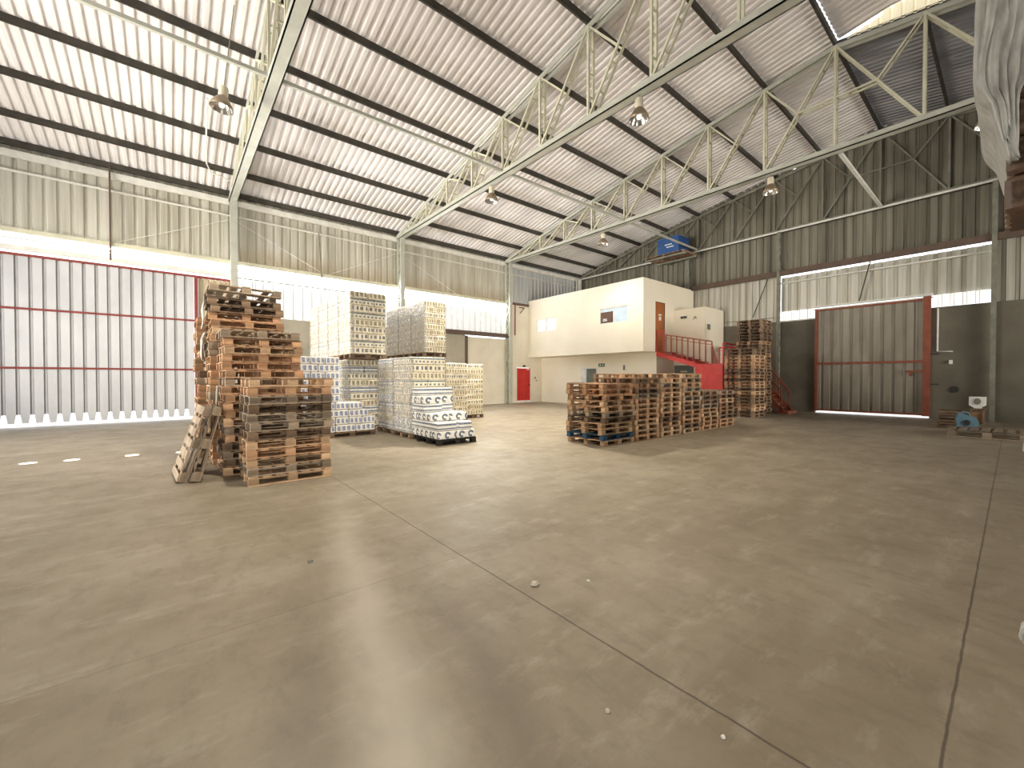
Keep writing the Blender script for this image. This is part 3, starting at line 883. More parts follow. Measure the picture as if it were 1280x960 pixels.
MB().box(-0.12, -0.09, -0.15, -0.05, -0.05, 0.05).build('lens', M['dark'], ll)
MB().box(-0.12, -0.09, 0.05, 0.15, -0.05, 0.05).build('lens', M['dark'], ll)
o = MB().bar((21.87, 10.98, 4.95), (21.80, 11.06, 4.83), 0.03, 0.03).bar((21.87, 10.98, 4.95), (21.82, 10.88, 4.87), 0.03, 0.03).box(21.86, 21.9, 10.94, 11.02, 4.91, 4.99).build('wall_bracket', M['steel_dim'])
tag(o, 'tiny forked bracket right of the emergency light', 'bracket')
o = MB().box(22.15, 22.42, 10.40, 10.45, 4.25, 4.55).build('vent_box', M['green_grey'])
tag(o, 'small dark square box on the annex side wall', 'vent')
pp = empty('red_pipe', (17.62, B - 0.16, 4.5), 0, 'thin red pipe running up the cream wall left of the office', 'pipe')
MB().tube([(0, 0, 0), (0, 0, 2.1)], 0.04, 10).build('pipe', M['red_steel'], pp)
MB().box(0.38, 0.80, -0.04, 0.05, 1.85, 1.9).bar((0.44, 0, 1.5), (0.78, 0, 1.86), 0.04, 0.04).build('bracket', M['brown_steel'], pp)

# red stair
st = empty('red_staircase', (20.1, 8.7, 0), 0, 'red steel staircase with railings climbing to the orange office door', 'staircase')
def sp(u, v, z): return Vector((u - 20.1, v - 8.7, z))
zL = 2.35
mb = MB(); mb.bar(sp(20.12, V2, z0 - 0.08), sp(20.12, 10.06, zL - 0.04), 0.05, 0.22).build('stringer', M['stair_red'], st)
mb = MB(); mb.bar(sp(21.6, V2 - 0.02, z0 - 0.08), sp(21.6, 10.06, zL - 0.04), 0.05, 0.22).build('stringer', M['stair_red'], st)
for k in range(5):
    v = V2 - 0.02 - k * 0.43
    z = z0 - k * 0.14
    MB().box(0.03, 1.47, v - 0.42 - 8.7, v - 8.7, z - 0.03, z).build('step', M['stair_red'], st)
MB().box(0.0, 3.0, 0.0, 1.36, zL - 0.06, zL).build('landing', M['stair_red'], st)
MB().box(0.0, 0.03, 0.0, 1.36, 0.02, zL - 0.06).box(-0.03, 0.0, 0.05, 1.31, zL - 0.2, zL - 0.17).build('skirt_panel', M['stair_red'], st)
MB().box(0.0, 3.0, 0.0, 0.03, 0.02, zL - 0.06).build('skirt_panel', M['stair_red'], st)
for (u) in (22.0, 23.1):
    MB().bar(sp(u, 8.7, zL - 0.12), sp(u, 6.85, 0.06), 0.05, 0.24).build('stringer', M['rust_red'], st)
for k in range(12):
    v = 8.7 - (k + 1) * 0.15
    z = zL - (k + 1) * 0.19
    MB().box(1.92, 2.98, v - 8.7, v + 0.16 - 8.7, z - 0.03, z).build('step', M['rust_red'], st)
MB().box(1.85, 3.05, -2.1, -1.7, 0.0, 0.12).build('footing', M['rust_red'], st)


def railing(pts, h, m, n_post, name='railing', plates=True, down=0.0):
    root = None
    mb = MB()
    P0, P1 = Vector(pts[0]), Vector(pts[1])
    up = Vector((0, 0, h))
    mb.bar(P0 + up, P1 + up, 0.06, 0.06)
    mb.bar(P0 + Vector((0, 0, h * 0.84)), P1 + Vector((0, 0, h * 0.84)), 0.03, 0.03)
    root = mb.build(name, m, st)
    for k in range(n_post):
        c = P0.lerp(P1, k / (n_post - 1))
        MB().bar(c - Vector((0, 0, down)), c + up, 0.05, 0.05).build('baluster', m, root)
    return root


railing((sp(20.1, V2 - 0.05, z0), sp(20.1, V2 - 0.42, z0 - 0.05)), 1.12, M['stair_red'], 2)
railing((sp(20.1, 11.65, 2.93), sp(20.1, 9.25, 2.42)), 1.0, M['rust_red'], 9, down=0.1)
railing((sp(20.1, 8.72, zL), sp(23.0, 8.72, zL)), 0.95, M['stair_red'], 5)
railing((sp(23.05, 10.2, zL), sp(23.05, 8.75, zL)), 0.95, M['stair_red'], 3)
MB().prism([sp(20.1, 9.25, 3.35), sp(20.1, 8.95, zL), sp(20.1, 9.25, zL)], (0.03, 0, 0)).build('gusset', M['rust_red'], st)
railing((sp(22.0, 8.7, zL), sp(22.0, 6.9, 0.08)), 1.0, M['rust_red'], 5)
railing((sp(23.1, 8.7, zL), sp(23.1, 6.9, 0.08)), 1.0, M['rust_red'], 5)

# ------------------------------------------------------------------ pallets
PH = 0.138
PCACHE = {}


def pallet_meshes(var, colour):
    key = (var, colour)
    if key in PCACHE: return PCACHE[key]
    r = random.Random(100 + var)
    m = WOOD[colour]
    top = MB()
    n = 7
    ws = [r.uniform(0.105, 0.135) for _ in range(n)]
    gap = (1.2 - sum(ws)) / (n - 1)
    x = -0.6
    for k, wd in enumerate(ws):
        dy0, dy1 = r.uniform(-0.012, 0.012), r.uniform(-0.012, 0.012)
        if not (var == 2 and k == 4):
            sag = r.uniform(-0.0012, 0.0012)
            top.hexa([(x, -0.5 + dy0, 0.120 + sag), (x + wd, -0.5 + dy0, 0.120 + sag), (x + wd, 0.5 + dy1, 0.120 - sag), (x, 0.5 + dy1, 0.120 - sag),
                      (x, -0.5 + dy0, 0.136 + sag), (x + wd, -0.5 + dy0, 0.136 + sag), (x + wd, 0.5 + dy1, 0.136 - sag), (x, 0.5 + dy1, 0.136 - sag)])
        x += wd + gap
    for y in (-0.45, 0.0, 0.45):
        a = r.uniform(-0.008, 0.008)
        top.box(-0.6 + a, 0.6 + a, y - 0.05, y + 0.05, 0.107, 0.1195)
    bot = MB()
    for y in (-0.45, 0.0, 0.45):
        a = r.uniform(-0.01, 0.01)
        bot.box(-0.6 + a, 0.6 + a, y - 0.05, y + 0.05, 0.0, 0.018)
    blk = MB()
    a, b, c = 0.07, 0.05, 0.0443
    blk.box(-a, a, -b, b, -c, c)
    PCACHE[key] = (top.mesh('top_deck', m), bot.mesh('bottom_deck', m), blk.mesh('block', m))
    return PCACHE[key]


SOLO = {}


def solo_mesh(var, colour):
    key = (var, colour)
    if key not in SOLO:
        t, b, k = pallet_meshes(var, colour)
        mb = MB()
        for me, locs in ((t, [(0, 0, 0)]), (b, [(0, 0, 0)]), (k, [(x, y, 0.0625) for x in (-0.53, 0, 0.53) for y in (-0.45, 0, 0.45)])):
            for L in locs:
                n0 = len(mb.v)
                mb.v += [(v.co.x + L[0], v.co.y + L[1], v.co.z + L[2]) for v in me.vertices]
                for p in me.polygons: mb.face([n0 + i for i in p.vertices])
        SOLO[key] = mb.mesh('wooden_pallet', WOOD[colour])
    return SOLO[key]


def pallet(loc, rz, colour, label, group, parts=True, scale=(1, 1, 1), rot=None, var=None):
    var = rnd.randrange(4) if var is None else var
    if not parts:
        o = inst('wooden_pallet', solo_mesh(var, colour), None, loc, (0, 0, rz))
        o.scale = scale
        return tag(o, label, 'pallet', group)
    root = empty('wooden_pallet', loc, rz, label, 'pallet', group)
    root.scale = scale
    if rot is not None: root.rotation_euler = rot
    t, b, k = pallet_meshes(var, colour)
    inst('top_deck', t, root)
    inst('bottom_deck', b, root)
    for x in (-0.53, 0, 0.53):
        for y in (-0.45, 0, 0.45):
            inst('block', k, root, (x + rnd.uniform(-0.008, 0.008), y, 0.0625))
    return root


def pick(weights):
    t = rnd.random() * sum(weights.values())
    for k, wv in weights.items():
        t -= wv
        if t <= 0: return k
    return k


def stack(u, v, n, where, group, weights, parts=True, scale=(1, 1, 1), jit=0.02, rz0=0.0, colours=None, jz=0.8, ph=PH):
    for i in range(n):
        col = (colours or {}).get(i) or pick(weights)
        pos = 'bottom' if i == 0 else ('topmost' if i == n - 1 else ORD[i])
        if i == 0: lab = '%s pallet at the bottom of %s' % (col, where)
        elif i == n - 1: lab = '%s pallet on top of %s' % (col, where)
        else: lab = '%s pallet, %s from the floor in %s' % (col, ORD[i], where)
        pallet((u + rnd.uniform(-jit, jit), v + rnd.uniform(-jit, jit), i * ph), rz0 + R(rnd.uniform(-jz, jz)) + (math.pi if rnd.random() < 0.5 else 0), col, lab, group, parts, scale)


LW = {'tan': 3, 'orange-brown': 3, 'weathered grey': 2, 'dark brown': 1.2}
stack(1.50, 7.86, 12, 'the front left pallet stack', 'pallets in the front left stack', {'weathered grey': 4, 'tan': 2, 'dark brown': 2, 'orange-brown': 1}, jit=0.03,
      colours={11: 'tan', 10: 'orange-brown', 0: 'tan', 2: 'tan', 3: 'orange-brown', 4: 'tan'})
stack(1.28, 8.94, 18, 'the second left stack', 'pallets in the second left stack', {'orange-brown': 4, 'tan': 3, 'weathered grey': 1, 'dark brown': 1}, jit=0.03,
      colours={17: 'weathered grey', 16: 'orange-brown', 15: 'tan', 14: 'orange-brown', 13: 'orange-brown'})
stack(1.16, 10.02, 23, 'the tallest left stack near the gate', 'pallets in the tallest left stack', LW, jit=0.035,
      colours={22: 'dark brown', 21: 'dark brown', 20: 'orange-brown'})
stack(1.02, 11.15, 21, 'the rear left stack beside the gate', 'pallets in the rear left stack', LW, jit=0.04)
# tilted loose pallet on the very top
tp = pallet((1.14, 10.02, 23 * PH + 0.07), 0, 'weathered grey', 'weathered pallet lying tilted on the tallest left stack', 'pallets in the tallest left stack', rot=(R(-5.5), R(1.5), R(2)), var=2)

# two pallets leaning against the left side
for k, (bu, bv, lean, lab) in enumerate(((0.15, 8.78, 72, 'weathered pallet leaning on the left stacks, the outer of two'), (0.36, 8.66, 76, 'weathered pallet leaning on the left stacks, the inner of two'))):
    a = R(-lean)
    o = pallet((0, 0, 0), 0, 'weathered grey', lab, 'pallets leaning on the left stacks', rot=(0, a, R(3 - 5 * k)))
    # lower short edge on the floor
    o.rotation_mode = 'XYZ'
    bpyR = o.rotation_euler.to_matrix()
    c = bpyR @ Vector((-0.6, 0, 0)); c2 = bpyR @ Vector((-0.6, 0, 0.136))
    low = min(c.z, c2.z)
    o.location = Vector((bu - c.x, bv, -low + 0.002))

# right-hand row
RW = {'tan': 2, 'orange-brown': 4, 'dark brown': 4, 'weathered grey': 1}
ROWN = ['the first stack of the right row', 'the second stack of the right row', 'the third stack of the right row', 'the fourth stack of the right row',
        'the fifth stack of the right row', 'the last stack of the right row']
us = [8.62, 9.88, 11.09, 12.30, 13.50, 14.69]
for i, (u, n) in enumerate(zip(us, (11, 12, 12, 13, 9, 9))):
    stack(u, 6.82, n, ROWN[i], 'pallets in stack %s of the right row' % ['one', 'two', 'three', 'four', 'five', 'six'][i], RW, True, (0.93, 1.16, 1) if i else (1.02, 1.18, 1), 0.04 if i == 0 else 0.02,
          colours={1: 'blue-stained', 0: 'tan', 2: 'tan', 3: 'tan', 6: 'tan', 7: 'tan', 9: 'orange-brown', 10: 'orange-brown'} if i == 0 else ({11: 'tan', 8: 'tan'} if i == 2 else None), jz=2.2 if i == 0 else 1.0)
for u, n, nm in ((9.95, 11, 'the first stack of the rear right row'), (11.16, 13, 'the second stack of the rear right row'), (12.37, 13, 'the third stack of the rear right row'), (13.58, 13, 'the fourth stack of the rear right row'), (15.0, 12, 'the last stack of the rear right row')):
    stack(u, 8.14, n, nm, 'pallets in the rear right row', RW, False, (0.965, 1.1, 1), 0.012)
stack(19.3, 7.45, 21, 'the tall stack by the stair', 'pallets in the tall stack by the stair', {'dark brown': 4, 'orange-brown': 2, 'tan': 1}, False, (1.0, 1.2, 1), 0.03)
stack(20.75, 7.62, 31, 'the tallest dark stack near the end wall', 'pallets in the tallest right stack', {'dark brown': 6, 'orange-brown': 0.8}, False, (0.95, 1.06, 1), 0.03)

# torn film scraps caught on the left stacks
def scrap(pts, wd, label):
    mb = MB(); r = random.Random(len(label))
    n = len(pts)
    for i, p in enumerate(pts):
        for j in range(5):
            t = (j / 4 - 0.5)
            mb.v.append((p[0] + r.uniform(-0.02, 0.02), p[1] + t * wd[i] + r.uniform(-0.02, 0.02), p[2] + r.uniform(-0.02, 0.02)))
    for i in range(n - 1):
        for j in range(4): mb.face((i * 5 + j, i * 5 + j + 1, (i + 1) * 5 + j + 1, (i + 1) * 5 + j))
    o = mb.build('film_scrap', M['film_thick'])
    sm = o.modifiers.new('thick', 'SOLIDIFY'); sm.thickness = 0.012
    return tag(o, label, 'plastic film', 'torn film scraps on the left pallets')


scrap([(0.50, 9.75, 3.10), (0.46, 9.8, 2.95), (0.47, 9.78, 2.75), (0.46, 9.82, 2.6)], [0.35, 0.3, 0.32, 0.15], 'white torn plastic film hanging on the tallest left stack')
scrap([(0.50, 9.9, 2.52), (0.46, 10.0, 2.40), (0.46, 10.1, 2.2), (0.47, 10.08, 2.0)], [0.6, 0.35, 0.16, 0.1], 'white plastic loop dangling beside the middle of the left stacks')
scrap([(0.61, 8.6, 1.52), (0.59, 8.6, 1.4), (0.59, 8.62, 1.2)], [0.10, 0.2, 0.3], 'small white film flap behind the front left stack')

# ------------------------------------------------------------------ packs of paper rolls
PLx, PWy, PHz = 0.55, 0.367, 0.21


def pack_mesh(kind):
    mb = MB()
    out = []
    nx, ny, q = 4, 3, 4
    b = 0.016
    def side(p, d, L, n, s0):
        for i in range(n):
            for j in range(q):
                f = j / q
                bulge = b * math.sin(math.pi * f) if j else 0
                pos = Vector(p) + Vector(d) * (L * (i + f) / n)
                nrm = Vector((d[1], -d[0], 0))
                out.append((pos + nrm * (bulge - b), s0 + i + f))
    x, y = PLx / 2 - 0.004, PWy / 2 - 0.004
    side((-x, -y, 0), (1, 0, 0), 2 * x, nx, 0)
    side((x, -y, 0), (0, 1, 0), 2 * y, ny, 4)
    side((x, y, 0), (-1, 0, 0), 2 * x, nx, 7)
    side((-x, y, 0), (0, -1, 0), 2 * y, ny, 11)
    n = len(out)
    rings = ((0.90, 0.003, 0), (1.0, 0.022, 0.1), (1.0, PHz - 0.026, 0.9), (0.92, PHz - 0.006, 1.0))
    uvs = []
    for sc, z, tz in rings:
        for p, s in out:
            mb.v.append((p.x * sc if sc < 1 else p.x, p.y * sc if sc < 1 else p.y, z))
    fuv = []
    for r_ in range(3):
        for i in range(n):
            j = (i + 1) % n
            mb.face((r_ * n + i, r_ * n + j, (r_ + 1) * n + j, (r_ + 1) * n + i))
            s0 = out[i][1]; s1 = s0 + 0.25
            fuv.append(((s0, rings[r_][2]), (s1 - 1e-4, rings[r_][2]), (s1 - 1e-4, rings[r_ + 1][2]), (s0, rings[r_ + 1][2])))
    mb.face(list(range(n))[::-1]); fuv.append([(0, 0)] * n)
    mb.face(range(3 * n, 4 * n)); fuv.append([(0, 0)] * n)
    me = mb.mesh('pack', PK[kind])
    ul = me.uv_layers.new(name='UVMap')
    k = 0
    for f in fuv:
        for c in f:
            ul.data[k].uv = c; k += 1
    return me


PACK = {k: pack_mesh(k) for k in PK}


def film_shell(u0, u1, v0, v1, z0, z1, seed, parent, amp=0.012):
    r = random.Random(seed)
    mb = MB()
    ring = []
    e = 0.006
    pts = [(u0 - e, v0 - e), (u1 + e, v0 - e), (u1 + e, v1 + e), (u0 - e, v1 + e)]
    for k in range(4):
        a, b = pts[k], pts[(k + 1) % 4]
        for i in range(9): ring.append((a[0] + (b[0] - a[0]) * i / 9, a[1] + (b[1] - a[1]) * i / 9))
    nz = max(4, int((z1 - z0) / 0.12))
    for j in range(nz + 1):
        for (x, y) in ring:
            mb.v.append((x + r.uniform(-amp, amp * 0.3 if x > u0 else 0.004), y + r.uniform(-amp, 0.004), z0 + (z1 - z0) * j / nz + r.uniform(-amp, amp)))
    n = len(ring)
    for j in range(nz):
        for i in range(n):
            if 1 <= i < 9: continue                  # slit open on the near side
            mb.face((j * n + i, j * n + (i + 1) % n, (j + 1) * n + (i + 1) % n, (j + 1) * n + i))
    return mb.build('stretch_film', M['film'], parent)


def load(u0, v0, z0, layers, kinds, label, group, nu=2, seed=1, film=True, layer_range=None, su=1.0, sv=1.0):
    """a film-wrapped unit load; packs that show on its near faces and its top are parts"""
    W_, D_ = (PLx * 2 * su), (PLx * 2 * sv)
    root = empty('wrapped_pack_load', (u0, v0, z0), 0, label, 'wrapped load', group)
    r = random.Random(seed)
    for k in range(layers):
        kind = kinds[k % len(kinds)]
        rot = k % 2
        nx, ny = (2, 3) if rot == 0 else (3, 2)
        dx, dy = W_ / nx, D_ / ny
        for i in range(nx):
            for j in range(ny):
                if i > 0 and j > 0 and k < layers - 1: continue
                o = inst('pack', PACK[kind], root, ((i + 0.5) * dx + r.uniform(-0.008, 0.008), (j + 0.5) * dy + r.uniform(-0.008, 0.008), k * PHz), (0, 0, (R(90) if rot else 0) + R(r.uniform(-1.2, 1.2)) + (math.pi if r.random() < 0.5 else 0)))
                o.scale = (sv if rot else su, su if rot else sv, 0.99)
    if film: film_shell(0, W_, 0, D_, 0.02, layers * PHz - 0.03, seed, root)
    return root


def loose(u, v, z, kind, rot, label, group, sc=1.0):
    o = inst('paper_roll_pack', PACK[kind], None, (u, v, z), (0, 0, rot))
    o.scale = (sc, sc, 0.99)
    return tag(o, label, 'pack', group)


def base_pallet(u, v, z, label, col='dark brown', scale=(0.93, 1.12, 1), rz=0):
    return pallet((u, v, z), rz, col, label, 'pallets under the wrapped loads', True, scale)


PZ = 0.14
G1 = 'wrapped loads of paper roll packs'
# P: centre row, four loads deep, the front pallet only half loaded
PU = 4.98
base_pallet(PU + 0.55, 9.40, 0, 'black pallet under the half unloaded blue ring packs', 'black')
base_pallet(PU + 0.55, 10.93, 0, 'dark pallet under the centre wrapped load behind the ring packs')
base_pallet(PU + 0.55, 12.09, 0, 'dark pallet under the second load of the centre row')
load(PU, 10.37, PZ, 10, ['roll', 'swirl', 'pair', 'band', 'dark', 'pair', 'band', 'dark', 'pair', 'band'], 'film wrapped load standing right behind the half unloaded ring packs', G1, seed=2)
load(PU, 11.53, PZ, 10, ['roll', 'dark', 'pair', 'roll', 'blue', 'pair', 'roll', 'dark', 'pair', 'roll'], 'film wrapped load second from the front in the centre row', G1, seed=3)
# stepped loose packs on the black pallet
GL = 'loose ring printed packs on the black pallet'
k = 0
OF = {0: 'left front', 1: 'right front', 2: 'left rear', 3: 'right rear'}
nmz = ['bottom layer', 'second layer', 'third layer', 'fourth layer', 'fifth layer']
for lay, rows in ((0, 4), (1, 4), (2, 3), (3, 2), (4, 2), (5, 1)):
    for j in range(4 - rows, 4):
        for i in range(2):
            if lay in (2, 3, 4) and i == 1 and j < (1 if lay < 3 else 3): continue
            if lay == 1 and j == 0:
                if i == 1: continue
            if lay == 1 and j == 1 and i == 1: continue
            v = 8.86 + 0.185 + j * 0.365
            where = ['front', 'second', 'third', 'rear'][j]
            loose(PU + 0.28 + i * 0.55, v, PZ + lay * PHz, 'swirl' if lay % 2 == 0 else 'roll', (0 if rnd.random() < 0.5 else math.pi) + R(rnd.uniform(-0.7, 0.7)),
                  'white ring printed pack, %s side, %s row of the %s on the black pallet' % ('left' if i == 0 else 'right', where, (nmz + ['sixth layer'])[lay]), GL)
loose(PU + 0.82, 8.86 + 0.28, PZ + PHz, 'roll', R(90), 'white pack turned sideways on the second layer of the black pallet', GL)
# W: row behind, under the high load S
base_pallet(4.72, 13.6, 0, 'dark pallet under the shadowed load in the gap between the wrapped rows')
load(4.16, 13.02, PZ, 10, ['dark', 'pair', 'roll'], 'shadowed wrapped load in the gap between the two front rows', G1, seed=4)
for k in range(2):
    base_pallet(4.72, 14.76 + k * 1.16, 0, ['dark pallet second back in the shadowed row', 'dark pallet last in the shadowed row'][k])
    load(4.16, 14.18 + k * 1.16, PZ, 10, ['dark', 'pair', 'roll'], ['shadowed wrapped load second back in the row under the high loads', 'shadowed wrapped load last in the row under the high loads'][k], G1, seed=5 + k)
# S: high loads on top
HZ = PZ + 10 * PHz
for k in range(4):
    vv = 12.5 + k * 1.15
    if k < 4:
        base_pallet(4.66, vv + 0.56, HZ, ['brown pallet sticking out under the front high load', 'brown pallet under the second high load', 'brown pallet under the third high load', 'brown pallet under the rear high load'][k], 'dark brown', (0.93, 1.08, 1))
    load(4.10, vv, HZ + PZ, 9, ['pair', 'band', 'pair', 'pair', 'dark', 'band', 'pair', 'band', 'dark'], ['front one of the high wrapped loads above the blue print packs', 'second of the high wrapped loads above the blue print packs', 'third of the high wrapped loads above the blue print packs', 'rear one of the high wrapped loads above the blue print packs'][k], 'high wrapped loads on the left', seed=20 + k)
# Q: blue printed packs, stepped
base_pallet(3.97, 12.45, 0, 'brown pallet under the stepped blue print packs', 'dark brown', (1.08, 1.06, 1))
base_pallet(2.74, 12.45, 0, 'brown pallet behind the front left pallet stack under blue print packs', 'dark brown', (0.9, 1.06, 1))
GQ = 'loose blue print packs behind the wooden pallets'
lastu = [4.62, 4.62, 4.42, 4.25, 3.62, 3.62, 3.62, 3.62, 3.62, 3.62]
for lay in range(10):
    rot = lay % 2 == 0
    wd = PLx if rot else PWy
    u = lastu[lay] - wd / 2
    c = 0
    dep = PWy if rot else PLx
    while u > 2.35:
        loose(u, 11.92 + dep / 2, PZ + lay * PHz, 'blue', 0 if rot else R(90), 'white blue print pack, %s from the right in the %s layer of the stepped stack' % (ORD[c], ORD[lay]), GQ)
        if lay in (1, 2, 3, 9):
            pass
        u -= wd + 0.004; c += 1
load(2.36, 12.49, PZ, 10, ['blue'], 'left load of blue print packs behind the stepped front', G1, seed=31, film=False)
# V1 + U: far right loads
for k in range(3):
    v0 = 13.6 + k * 1.14
    for j in range(2):
        base_pallet(7.5 + j * 0.98, v0 + 0.56, 0, ['dark pallet under the far lower load, %s row back, %s' % (ORD[k], s) for s in ('left of two', 'right of two')][j], 'dark brown', (0.8, 1.08, 1))
        load(7.05 + j * 0.96, v0, PZ, 11 if j == 0 else 10, ['dark', 'pair', 'dark', 'pair'], ['far lower wrapped load, %s row back, %s' % (ORD[k], s) for s in ('left of two', 'right of two')][j], 'far lower wrapped loads', seed=40 + 2 * k + j, film=False, su=0.85)
HZ2 = PZ + 11 * PHz
for k in range(3):
    v0 = 13.55 + k * 1.14
    base_pallet(7.52, v0 + 0.56, HZ2, 'pallet under the far high load, %s back' % ORD[k], 'dark brown', (0.78, 1.08, 1))
    load(7.08, v0, HZ2 + PZ, 9, ['dark', 'dark', 'pair', 'dark', 'dark', 'dark', 'pair', 'dark', 'dark'], 'far high wrapped load under the second truss, %s back' % ORD[k], 'far high wrapped loads', seed=60 + k, su=0.8)
# V2: last load near the red door
base_pallet(9.65, 14.75, 0, 'dark pallet under the rightmost wrapped load', 'dark brown', (0.86, 1.05, 1))
load(9.12, 14.2, PZ, 10, ['dark', 'dark', 'pair', 'dark', 'pair', 'dark', 'pair', 'dark', 'dark', 'pair'], 'rightmost wrapped load of cream packs, nearest the red door', G1, seed=71, film=False, su=0.92)

# ------------------------------------------------------------------ blue box on the high platform
pf = empty('high_platform', (22.85, 13.0, 8.72), 0, 'brown wooden platform high on the gable wall under the blue box', 'platform')
mb = MB()
for k in range(9): mb.box(-0.75, 0.75, -1.25 + k * 0.28, -1.25 + k * 0.28 + 0.2, 0.10, 0.13)
mb.build('deck', WOOD['orange-brown'], pf)
for y in (-1.2, 0.0, 1.15): MB().box(-0.75, 0.75, y - 0.05, y + 0.08, 0.02, 0.10).build('bearer', WOOD['dark brown'], pf)
for x in (-0.6, 0.6): MB().box(x - 0.06, x + 0.06, -1.28, 1.28, -0.06, 0.02).build('beam', M['steel_dim'], pf)
MB().box(0.6, 0.82, -0.74, -0.52, -0.05, 0.01).box(0.6, 1.2, 0.58, 0.66, -0.05, 0.01).build('bracket', M['steel_dim'], pf)
bb = empty('blue_box', (22.85, 13.1, 8.85), 0, 'bright blue box with pale lettering on the high platform', 'box')
MB().box(-0.6, 0.6, -0.95, 0.35, 0, 0.85).build('body', M['blue_plastic'], bb)
MB().box(-0.64, 0.64, -0.99, 0.39, 0.85, 0.93).build('lid', M['blue_plastic'], bb)
MB().box(-0.605, -0.6, -0.55, -0.1, 0.50, 0.56).box(-0.605, -0.6, -0.65, -0.2, 0.36, 0.41).build('lettering', M['white'], bb)

# ------------------------------------------------------------------ right-hand corner things
pallet((17.75, 0.45, 0), R(90), 'weathered grey', 'low worn pallet on the floor near the right edge', 'low pallet by the end wall', True, (1.25, 1.35, 1.5))
for k, (z, lab) in enumerate(((0, 'dark slatted crate on the floor by the blue canister'), (0.3, 'dark slatted crate on top of another by the blue canister'))):
    cr = empty('slatted_crate', (20.4, 1.33, z), R(4 * k), lab, 'crate', 'dark crates by the end wall')
    mb = MB()
    for s in (-0.3, 0.285):
        for q in (0.02, 0.11, 0.20): mb.box(-0.4, 0.4, s, s + 0.015, q, q + 0.065)
    for s in (-0.4, 0.385):
        for q in (0.02, 0.11, 0.20): mb.box(s, s + 0.015, -0.285, 0.285, q, q + 0.065)
    mb.build('slats', WOOD['dark brown'], cr)
    mb = MB()
    for a in (-0.385, 0.345):
        for b in (-0.285, 0.245): mb.box(a, a + 0.04, b, b + 0.04, 0, 0.29)
    mb.build('corner_post', WOOD['dark brown'], cr)
    MB().box(-0.385, 0.385, -0.285, 0.285, 0.005, 0.02).build('bottom', WOOD['dark brown'], cr)
cn = empty('blue_canister', (19.55, 0.93, 0), R(10), 'light blue plastic canister with dark opening near the end wall', 'canister')
cn.scale = (0.72, 0.72, 0.9)
MB().prism([(-0.2, -0.30, 0.0), (-0.2, 0.30, 0.0), (-0.2, 0.34, 0.42), (-0.2, 0.26, 0.62), (-0.2, -0.02, 0.52), (-0.2, -0.26, 0.46), (-0.2, -0.34, 0.3)], (0.4, 0, 0)).build('body', M['light_blue'], cn)
MB().tube([(-0.24, 0.02, 0.27), (-0.19, 0.02, 0.27)], 0.10, 14).build('opening', M['dark'], cn)
MB().tube([(-0.05, -0.1, 0.5), (-0.05, -0.05, 0.60), (-0.05, 0.12, 0.64), (-0.05, 0.2, 0.58)], 0.025, 8).build('handle', M['light_blue'], cn)
bx = empty('brown_stand', (20.5, 0.74, 0), 0, 'dark brown wooden stand under the white dispenser', 'stand')
bx.scale = (0.75, 0.72, 1)
MB().box(-0.28, 0.28, -0.25, 0.25, 0.60, 0.66).build('top', WOOD['dark brown'], bx)
for x in (-0.25, 0.19):
    for y in (-0.22, 0.16): MB().box(x, x + 0.06, y, y + 0.06, 0, 0.60).build('leg', WOOD['dark brown'], bx)
MB().box(-0.24, 0.24, -0.21, 0.21, 0.15, 0.19).build('shelf', WOOD['dark brown'], bx)
MB().box(-0.20, 0.20, -0.18, 0.18, 0.19, 0.55).build('drawer_box', WOOD['orange-brown'], bx)
wb = empty('white_dispenser', (20.5, 0.74, 0.66), 0, 'small white dispenser with grey round front on the brown stand', 'dispenser')
wb.scale = (0.75, 0.78, 1.05)
MB().prism([(-0.2, -0.24, 0.36), (-0.2, 0.24, 0.36), (-0.2, 0.24, 0.10), (-0.2, 0.05, 0.0), (-0.2, -0.05, 0.0), (-0.2, -0.24, 0.10)][::-1], (0.4, 0, 0)).build('body', M['white'], wb)
MB().tube([(-0.23, 0.0, 0.22), (-0.19, 0.0, 0.22)], 0.10, 16).build('round_front', M['steel_dim'], wb)
MB().box(-0.17, 0.17, -0.12, 0.12, 0.0, 0.02).build('foot', M['white'], wb)
o = MB().tube([(A - 0.09, 1.5, 1.2), (A - 0.055, 1.5, 1.2)], 0.13, 16).build('pipe_hole_cover', M['dark'])
tag(o, 'round black cover on the grey end wall right of the gate', 'cover')
o = MB().box(A - 0.13, A - 0.06, 1.55, 1.65, 2.22, 2.38).build('switch_box', M['white'])
tag(o, 'tiny white switch box on the end wall right of the gate', 'switch')
o = MB().tube([(A - 0.1, 1.98, 4.5), (A - 0.1, 1.98, 2.75), (A - 0.1, 1.55, 2.72)], 0.03, 8).build('conduit_pipe', M['white_steel'])
tag(o, 'thin pale conduit pipe on the end wall right of the gate', 'pipe')

# ------------------------------------------------------------------ tall film-wrapped stack at the right edge, close to the camera
TU, TV = 3.62, -1.22
G2 = 'tall wrapped stack at the right edge'
pallet((TU + 0.62, TV + 0.56, 0), 0, 'dark brown', 'dark pallet at the foot of the tall wrapped stack on the right', G2, True, (1.0, 1.1, 1))
load(TU + 0.06, TV + 0.02, PZ, 11, ['brown'], 'lower brown pack load of the tall stack at the right edge', G2, seed=81, film=False)
pallet((TU + 0.62, TV + 0.60, PZ + 11 * PHz), 0, 'dark brown', 'dark pallet between the two loads at the right edge', G2, True, (1.0, 1.14, 1))
ld = load(TU + 0.04, TV + 0.17, PZ * 2 + 11 * PHz, 10, ['brown'], 'upper film wrapped brown pack load hanging over the right edge', G2, seed=82, film=False)
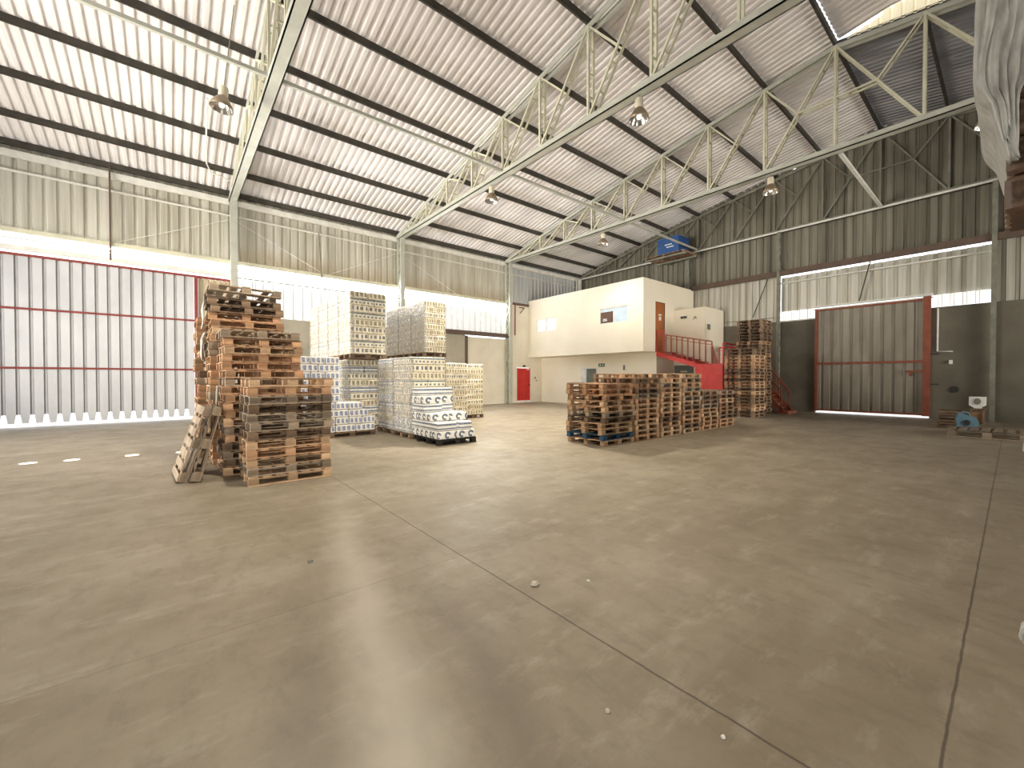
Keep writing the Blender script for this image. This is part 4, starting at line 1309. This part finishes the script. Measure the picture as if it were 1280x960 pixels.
# baggy film round the upper load: it wraps the left face and hangs in folds round the near corner
mb = MB(); r = random.Random(5)
prof = [(2.86, -0.005, 0.02), (2.98, 0.03, 0.05), (3.12, 0.055, 0.08), (3.22, 0.075, 0.10), (3.27, 0.12, 0.15), (3.36, 0.145, 0.19), (3.50, 0.15, 0.18), (3.64, 0.135, 0.20), (3.80, 0.14, 0.19), (3.98, 0.125, 0.24), (4.2, 0.12, 0.34), (4.6, 0.10, 0.5)]
n = 30
vf = TV + 1.24
for z, bul, wd in prof:
    for i in range(n):
        t = i / (n - 1)
        if t < 0.55:
            q = t / 0.55
            x, y = TU - 0.005 - 0.03 * math.sin(q * 2.6), vf + bul - wd * (1 - q)
        else: x, y = TU + 0.0 + (t - 0.55) / 0.45 * 1.15, vf + bul
        f = 0.012 * math.sin(i * 1.9 + z * 9)
        mb.v.append((x + f + r.uniform(-0.010, 0.006), y + r.uniform(-0.010, 0.012) + 0.4 * f, z + r.uniform(-0.02, 0.02)))
for j in range(len(prof) - 1):
    for i in range(n - 1):
        mb.face((j * n + i, j * n + i + 1, (j + 1) * n + i + 1, (j + 1) * n + i))
fo = mb.build('stretch_film', M['film_thick'], None, True)
fo.parent = ld; fo.matrix_parent_inverse = Matrix.Translation(-Vector(ld.location))
sm = fo.modifiers.new('sub', 'SUBSURF'); sm.levels = 1; sm.render_levels = 2
sm = fo.modifiers.new('thick', 'SOLIDIFY'); sm.thickness = 0.006

def wisp(u, v, z, label):
    mb = MB(); r = random.Random(int(z * 100))
    for i in range(4):
        for j in range(4):
            mb.v.append((u + 0.05 * j + r.uniform(-0.008, 0.008), v + 0.03 * math.sin(i * 1.1) + r.uniform(-0.008, 0.008), z - 0.06 + 0.04 * i))
    for i in range(3):
        for j in range(3): mb.face((i * 4 + j, i * 4 + j + 1, i * 4 + j + 5, i * 4 + j + 4))
    o = mb.build('film_scrap', M['film_thick'])
    sm = o.modifiers.new('thick', 'SOLIDIFY'); sm.thickness = 0.01
    return tag(o, label, 'plastic film', 'film wisps on the tall right stack')


wisp(3.66, -0.078, 1.26, 'white film wisp poking from the right edge at waist height')
wisp(3.66, -0.078, 0.20, 'white film wisp poking from the right edge near the floor')

# ------------------------------------------------------------------ debris on the floor
def stone(u, v, s, label, m=None, seed=0):
    r = random.Random(seed)
    mb = MB()
    mb.lathe([(0.0, 0.0), (s * 0.8, 0.0), (s, s * 0.35), (s * 0.7, s * 0.8), (0.0, s * 0.95)], 9)
    mb.v = [(x * r.uniform(0.75, 1.2), y * r.uniform(0.7, 1.1), z) for x, y, z in mb.v]
    o = mb.build('debris_lump', m or M['debris'], None, loc=(u, v, 0))
    return tag(o, label, 'debris', 'small debris on the floor')


stone(2.22, 2.41, 0.035, 'small pale lump beside the floor joint in mid foreground', seed=1)
stone(2.6, 2.18, 0.014, 'tiny white chip right of the pale lump', M['white'], 2)
stone(1.65, 1.26, 0.014, 'tiny dark and pale chip in the near foreground', M['debris'], 3)
stone(1.94, 0.83, 0.012, 'tiny white chip nearest the camera', M['white'], 4)
stone(0.95, 4.0, 0.03, 'small grey lump on the floor left of the joint', M['steel_dim'], 5)
